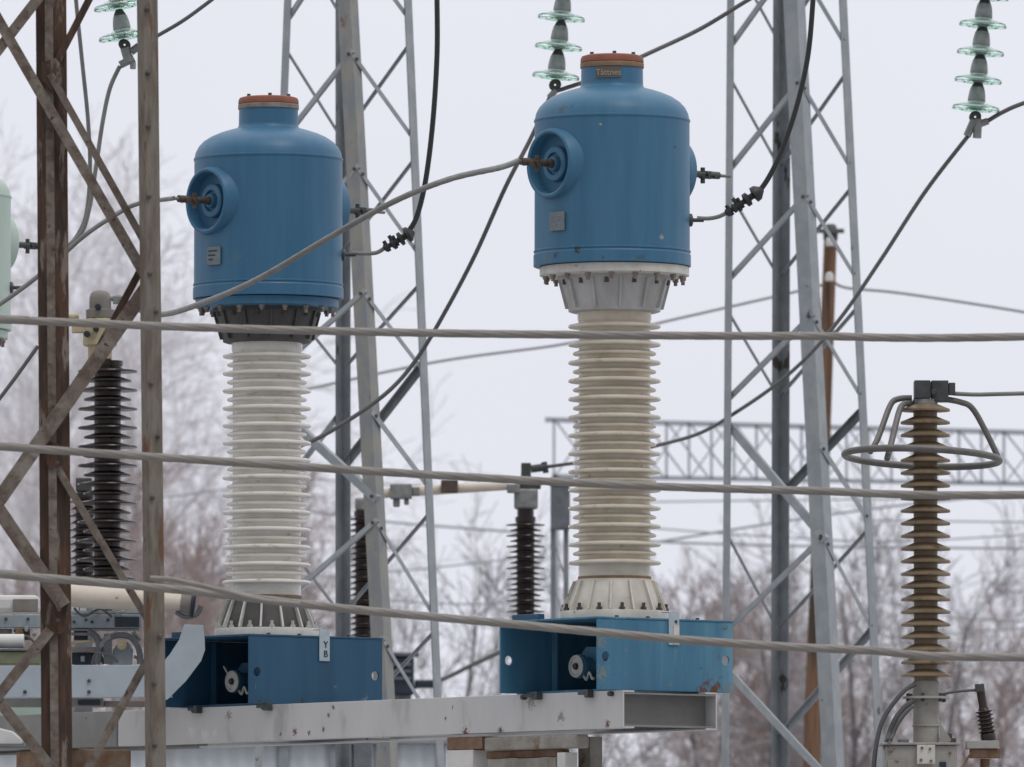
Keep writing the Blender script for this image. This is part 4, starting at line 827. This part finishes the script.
far = [[(640,545),(700,535),(800,519),(920,503),(1080,488)], [(640,541),(720,544),(860,547),(1080,549)], [(640,502),(800,500),(1080,497)], [(640,527),(760,536),(900,541),(1080,531)],
       [(300,510),(380,521),(450,527),(530,533)], [(300,578),(400,571),(520,558)], [(300,478),(420,486),(500,486)], [(380,600),(470,604),(560,600)], [(880,600),(960,618),(1080,622)], [(100,488),(160,497),(226,489),(300,482)], [(860,520),(1080,523)], [(860,650),(960,633),(1080,625)]]
for i, pts in enumerate(far):
    wire('thin blurred line wire far behind in front of the trees', [(x, y, 130) for x, y in pts], 0.85 if i not in (1, 0, 4) else 1.25, 'wire_far', 'wire', 'line_wire', group='far line wires')

# ---------------------------------------------------------------- wooden pole and gantry
wpY = 100; kw = S(wpY)
pole = thing('wooden_pole', 'orange brown wooden utility pole seen through the right lattice tower', 'pole', Vector((P(812,767,wpY).x, wpY, 0)))
t0, b0 = P(830.5, 238, wpY), P(811, 767, wpY); g0 = down(t0, b0)
MB().lathe(g0, [(10.5*kw, 0), (8.6*kw, (t0-g0).length*.5), (6.6*kw, (t0-g0).length)], 20, t0-g0).build('shaft', M['wood_pole'], pole)
MB().lathe(t0, [(7.2*kw,-2*kw),(7.6*kw,4*kw),(6*kw,12*kw),(4*kw,14*kw)], 16).build('cap', M['wood_cap'], pole)
m_ = MB(); pb(m_, 817, 844, 229, 233, wpY-.1, .08); m_.build('cross_arm', M['wood_cap'], pole, 0)
for (x, y) in ((830,242),(829.5,277)):
    MB().lathe(P(x, y, wpY-.15), [(4.2*kw,-4*kw),(4.4*kw,0),(3.6*kw,3.5*kw),(1.5*kw,5*kw)], 16).build('pin_insulator', M['white_paint'], pole)
Yt = 125; kt = S(Yt)
gt = thing('gantry_girder', 'long pale grey lattice girder crossing behind the ochre insulator', 'gantry', P(780, 480, Yt))
def gp_(x, top, dy=0): return P(x, (419.5+(x-545)*.027) if top else (476+(x-545)*.016), Yt+dy)
def gbar(p, q, wpx, nm): MB().obox(p - Z*wpx*kt/2, q-p, (0,.06,0), (0,0,wpx*kt)).build(nm, M['gantry_steel'], gt, 0)
for dy in (0, .8):
    gbar(gp_(545, 1, dy), gp_(1100, 1, dy), 5, 'top_chord'); gbar(gp_(552, 0, dy), gp_(1100, 0, dy), 4.5, 'bottom_chord')
x = 554; i = 0
while x < 1080:
    a_, b_ = gp_(x, 1), gp_(x, 0); MB().obox(a_ - Vector((1.3*kt,0,0)), b_-a_, (2.6*kt,0,0), (0,.05,0)).build('upright', M['gantry_steel'], gt, 0)
    c_, d_ = gp_(x+1, 1, .01), gp_(x+43, 0, .01); MB().obox(c_ - Vector((1.2*kt,0,0)), d_-c_, (2.4*kt,0,0), (0,.05,0)).build('diagonal', M['gantry_steel'], gt, 0)
    if i % 2 == 0:
        c_, d_ = gp_(x+1, 0, .8), gp_(x+40, 1, .8); MB().obox(c_ - Vector((1.0*kt,0,0)), d_-c_, (2.0*kt,0,0), (0,.05,0)).build('diagonal', M['gantry_steel'], gt, 0)
    x += 22.5; i += 1
for x in (556, 1085):
    for dy in (.0, .8):
        p = gp_(x, 0, dy); MB().obox((p.x-3*kt, p.y, 0), (6*kt,0,0), (0,.1,0), (0,0,p.z)).build('column', M['gantry_steel'], gt, 0)

# ---------------------------------------------------------------- pale shed and dark cabinet behind the beam
Ys = 82; ks = S(Ys)
sh = thing('metal_shed', 'pale corrugated metal shed whose top shows under the beam', 'shed', Vector((P(300,767,Ys).x, Ys, 0)))
zt = P(300, 741, Ys).z
xa, xb = P(-60, 760, Ys).x, P(446, 760, Ys).x
m_ = MB(); n = int((xb-xa)/.03); vs = []; fs = []
for i in range(n+1):
    x = xa+(xb-xa)*i/n; y = Ys + .012*math.sin(2*math.pi*(x-xa)/.14)
    vs += [(x, y, 0), (x, y, zt-.03), (x, y+.03, zt-.03), (x, y+.03, 0)]
for i in range(n):
    a = 4*i
    for k in range(4): fs.append((a+k, a+4+k, a+4+(k+1)%4, a+(k+1)%4))
fs += [(0,1,2,3), (4*n+3,4*n+2,4*n+1,4*n)]
m_.add(vs, fs).build('wall', M['panel_white'], sh, 60)
MB().obox((xa-.05, Ys-.1, zt-.029), (xb-xa+.1,0,0), (0,3,0), (0,0,.05)).build('roof', M['panel_frame'], sh, 0, .01)
MB().obox((xa, Ys+2.8, 0), (xb-xa,0,0), (0,.05,0), (0,0,zt-.03)).build('back_wall', M['panel_white'], sh, 0)
for x in (xa, xb-.05): MB().obox((x, Ys+.05, 0), (.05,0,0), (0,2.7,0), (0,0,zt-.03)).build('end_wall', M['panel_white'], sh, 0)
for x0, x1 in ((279,289),(331,346),(352,358),(376,392),(437,446),(160,163)):
    p = P(x0, 760, Ys).x; q = P(x1, 760, Ys).x; MB().obox((p, Ys-.06, 0), (q-p,0,0), (0,.04,0), (0,0,zt-.03)).build('post_or_gap_strip', M['panel_frame'] if x0 != 352 else M['navy_dark'], sh, 0)  # the navy one is no post but a strip painted as a shaded gap
Yc = 92; kc = S(Yc)
cb = thing('dark_cabinet', 'blurred dark blue cabinet behind the foot of the left lattice tower', 'cabinet', Vector((P(410,690,Yc).x, Yc, 0)))
m_ = MB(); pb(m_, 388, 414, 657, 695, Yc, .3); m_.build('body', M['navy_dark'], cb, 0, .02)
m_ = MB(); pb(m_, 384, 419, 653, 656.6, Yc, .36); m_.build('roof', M['steel_mid'], cb, 0, .01)
for y in (663, 670, 677): m_ = MB(); pb(m_, 391, 411, y, y+2.5, Yc-.16, .02); m_.build('louvre', M['steel_mid'], cb, 0)
m_ = MB(); pb(m_, 414.5, 442, 680, 688, Yc, .2); m_.build('side_duct', M['navy_dark'], cb, 0, .02)
m_ = MB(); zc_ = P(400,695.5,Yc).z; xx = P(401,695,Yc).x; m_.obox((xx-.1, Yc-.1, 0), (.2,0,0), (0,.2,0), (0,0,zc_)); m_.build('stand', M['steel_mid'], cb, 0)

# ---------------------------------------------------------------- trees
def grow(rng, H, spread, droop, depth, nb, seg, lean=.1):
    """segments (p, q, r0, r1, level) of a bare tree of height H, base at the origin"""
    out = []
    def branch(p, dr, L, r, lev):
        n = max(2, int(seg*(.6 if lev else 1.2))); q = p
        pts = [p]
        for i in range(n):
            wob = Vector((rng.gauss(0,1), rng.gauss(0,1), rng.gauss(0,1)))*(.05 if lev == 0 else .16)
            dr = (dr + wob + Z*(.05 if lev < 2 else -droop)).normalized()
            q2 = q + dr*(L/n); ra = r*(1-.8*i/n); rb = r*(1-.8*(i+1)/n)
            out.append((q, q2, ra, rb, lev)); q = q2; pts.append((q, dr, rb))
            if lev < depth:
                f = (i+1)/n
                if lev == 0 and f < .2: continue
                for _ in range(nb[lev]):
                    a = rng.uniform(0, 2*math.pi); u = dr.orthogonal().normalized(); v = dr.cross(u)
                    sd = (u*math.cos(a)+v*math.sin(a)); an = rng.uniform(.35, .75)*spread
                    nd = (dr*math.cos(an) + sd*math.sin(an) + Z*.15).normalized()
                    Lb = L*(1-.62*f)*rng.uniform(.38, .62) if lev == 0 else L*rng.uniform(.35, .65)
                    branch(q, nd, Lb, max(rb*.55, .006), lev+1)
    branch(Vector((0,0,0)), Vector((rng.gauss(0,lean), rng.gauss(0,lean), 1)).normalized(), H, H*.011, 0)
    return out
def seg_mesh(name, segs, mt, rmin):
    vs = []; fs = []
    for p, q, ra, rb, lev in segs:
        ax = (q-p).normalized(); u = ax.orthogonal().normalized(); v = ax.cross(u); k = 5 if lev < 1 else 3; o = len(vs)
        for c, r in ((p, max(ra, rmin)), (q, max(rb, rmin))):
            for j in range(k): a = 2*math.pi*j/k; vs.append(c + u*(r*math.cos(a)) + v*(r*math.sin(a)))
        for j in range(k): fs.append((o+j, o+(j+1)%k, o+k+(j+1)%k, o+k+j))
    me = bpy.data.meshes.new(name); me.from_pydata(vs, [], fs); me.materials.append(M[mt]); return me
def proto(seed, H, spread, droop, depth, nb, seg, bark, twig, rmin):
    s = grow(random.Random(seed), H, spread, droop, depth, nb, seg)
    zs = sorted(x[1].z for x in s); f = H/zs[int(len(zs)*.985)]
    s = [(p*f, q*f, a, b, l) for p, q, a, b, l in s]; print('TREE', seed, len(s))
    return (seg_mesh('trunk', [x for x in s if x[4] < 2], bark, rmin), seg_mesh('crown', [x for x in s if x[4] >= 2], twig, rmin))
FR = [proto(i, 14, 1.0, .10, 4, [2,2,2,2], 6, 'bark_frost', 'twig_frost', .0052) for i in (11, 12, 13)]
PK = [proto(i, 11, 1.05, -.02, 4, [2,2,3,2], 6, 'bark_brown', 'twig_pink', .0052) for i in (21, 22, 23)]
GR = [proto(i, 12, 1.1, .02, 3, [2,2,3], 6, 'bark_grey', 'twig_grey', .008) for i in (31, 32)]
def tree(ps, H0, xpx, ytop, Y, rz, label, group, name):
    tm, cm = ps; H = P(xpx, ytop, Y).z; s = H/H0
    r = thing(name, label, 'tree', Vector((P(xpx, 700, Y).x, Y, 0)), group); r.rotation_euler = (0, 0, rz); r.scale = (s, s, s)
    for nm, me in (('trunk', tm), ('crown', cm)):
        o = bpy.data.objects.new(nm, me); COL.objects.link(o); o.parent = r
rg = random.Random(5)
for i, (x, yt, Y) in enumerate([(-25,180,195),(45,150,200),(112,185,190),(172,300,205),(228,370,190)]):
    tree(FR[i%3], 14, x, yt, Y, rg.uniform(0, 6), 'tall frost covered birch with pale drooping twigs at the left', 'frosted birches behind the left tank', 'birch_tree')
for i, (x, yt, Y) in enumerate([(20,460,165),(95,480,160),(165,455,168),(215,500,162),(325,540,170)]):
    tree(PK[i%3], 11, x, yt, Y, rg.uniform(0, 6), 'bare pinkish brown tree behind the left insulator and mast', 'brown trees at the left', 'bare_tree')
for i, (x, yt, Y) in enumerate([(650,600,170),(690,565,175),(735,580,165),(785,605,170),(955,610,165),(1010,590,175),(1060,605,170),(905,620,172),(845,620,165)]):
    tree(PK[(i+1)%3], 11, x, yt, Y, rg.uniform(0, 6), 'bare reddish brown tree behind the right tower and ochre insulator', 'brown trees at the right', 'bare_tree')
for i, (x, yt, Y) in enumerate([(430,510,150),(482,535,155),(395,570,160),(545,560,160)]):
    tree(GR[i%2], 12, x, yt, Y, rg.uniform(0, 6), 'bare grey tree with open branches between the two tanks', 'grey trees in the middle', 'bare_tree')
for i, (x, yt, Y) in enumerate([(855,480,160),(905,500,165),(770,530,158),(980,520,190)]):
    tree(GR[i%2], 12, x, yt, Y, rg.uniform(0, 6), 'slender bare grey tree rising behind the right lattice tower', 'grey trees at the right', 'bare_tree')
# far thicket: one mass of twigs
segs = []
for k in range(30):
    bx = rg.uniform(-17, 17); by = rg.uniform(205, 245)
    H = rg.uniform(6.5, 9.5)
    base_ = Vector((bx, by, 0))
    ss = grow(random.Random(100+k), H, 1.05, -.02, 3, [2,3,2], 5); f = H/max(x[1].z for x in ss)
    segs += [(p*f+base_, q*f+base_, ra, rb, lev) for p, q, ra, rb, lev in ss]
me = seg_mesh('far_thicket', segs, 'twig_pink', .009)
ft_ = bpy.data.objects.new('far_thicket', me); COL.objects.link(ft_); tag(ft_, 'far brown thicket of bare twigs along the skyline', 'thicket', None, 'stuff')
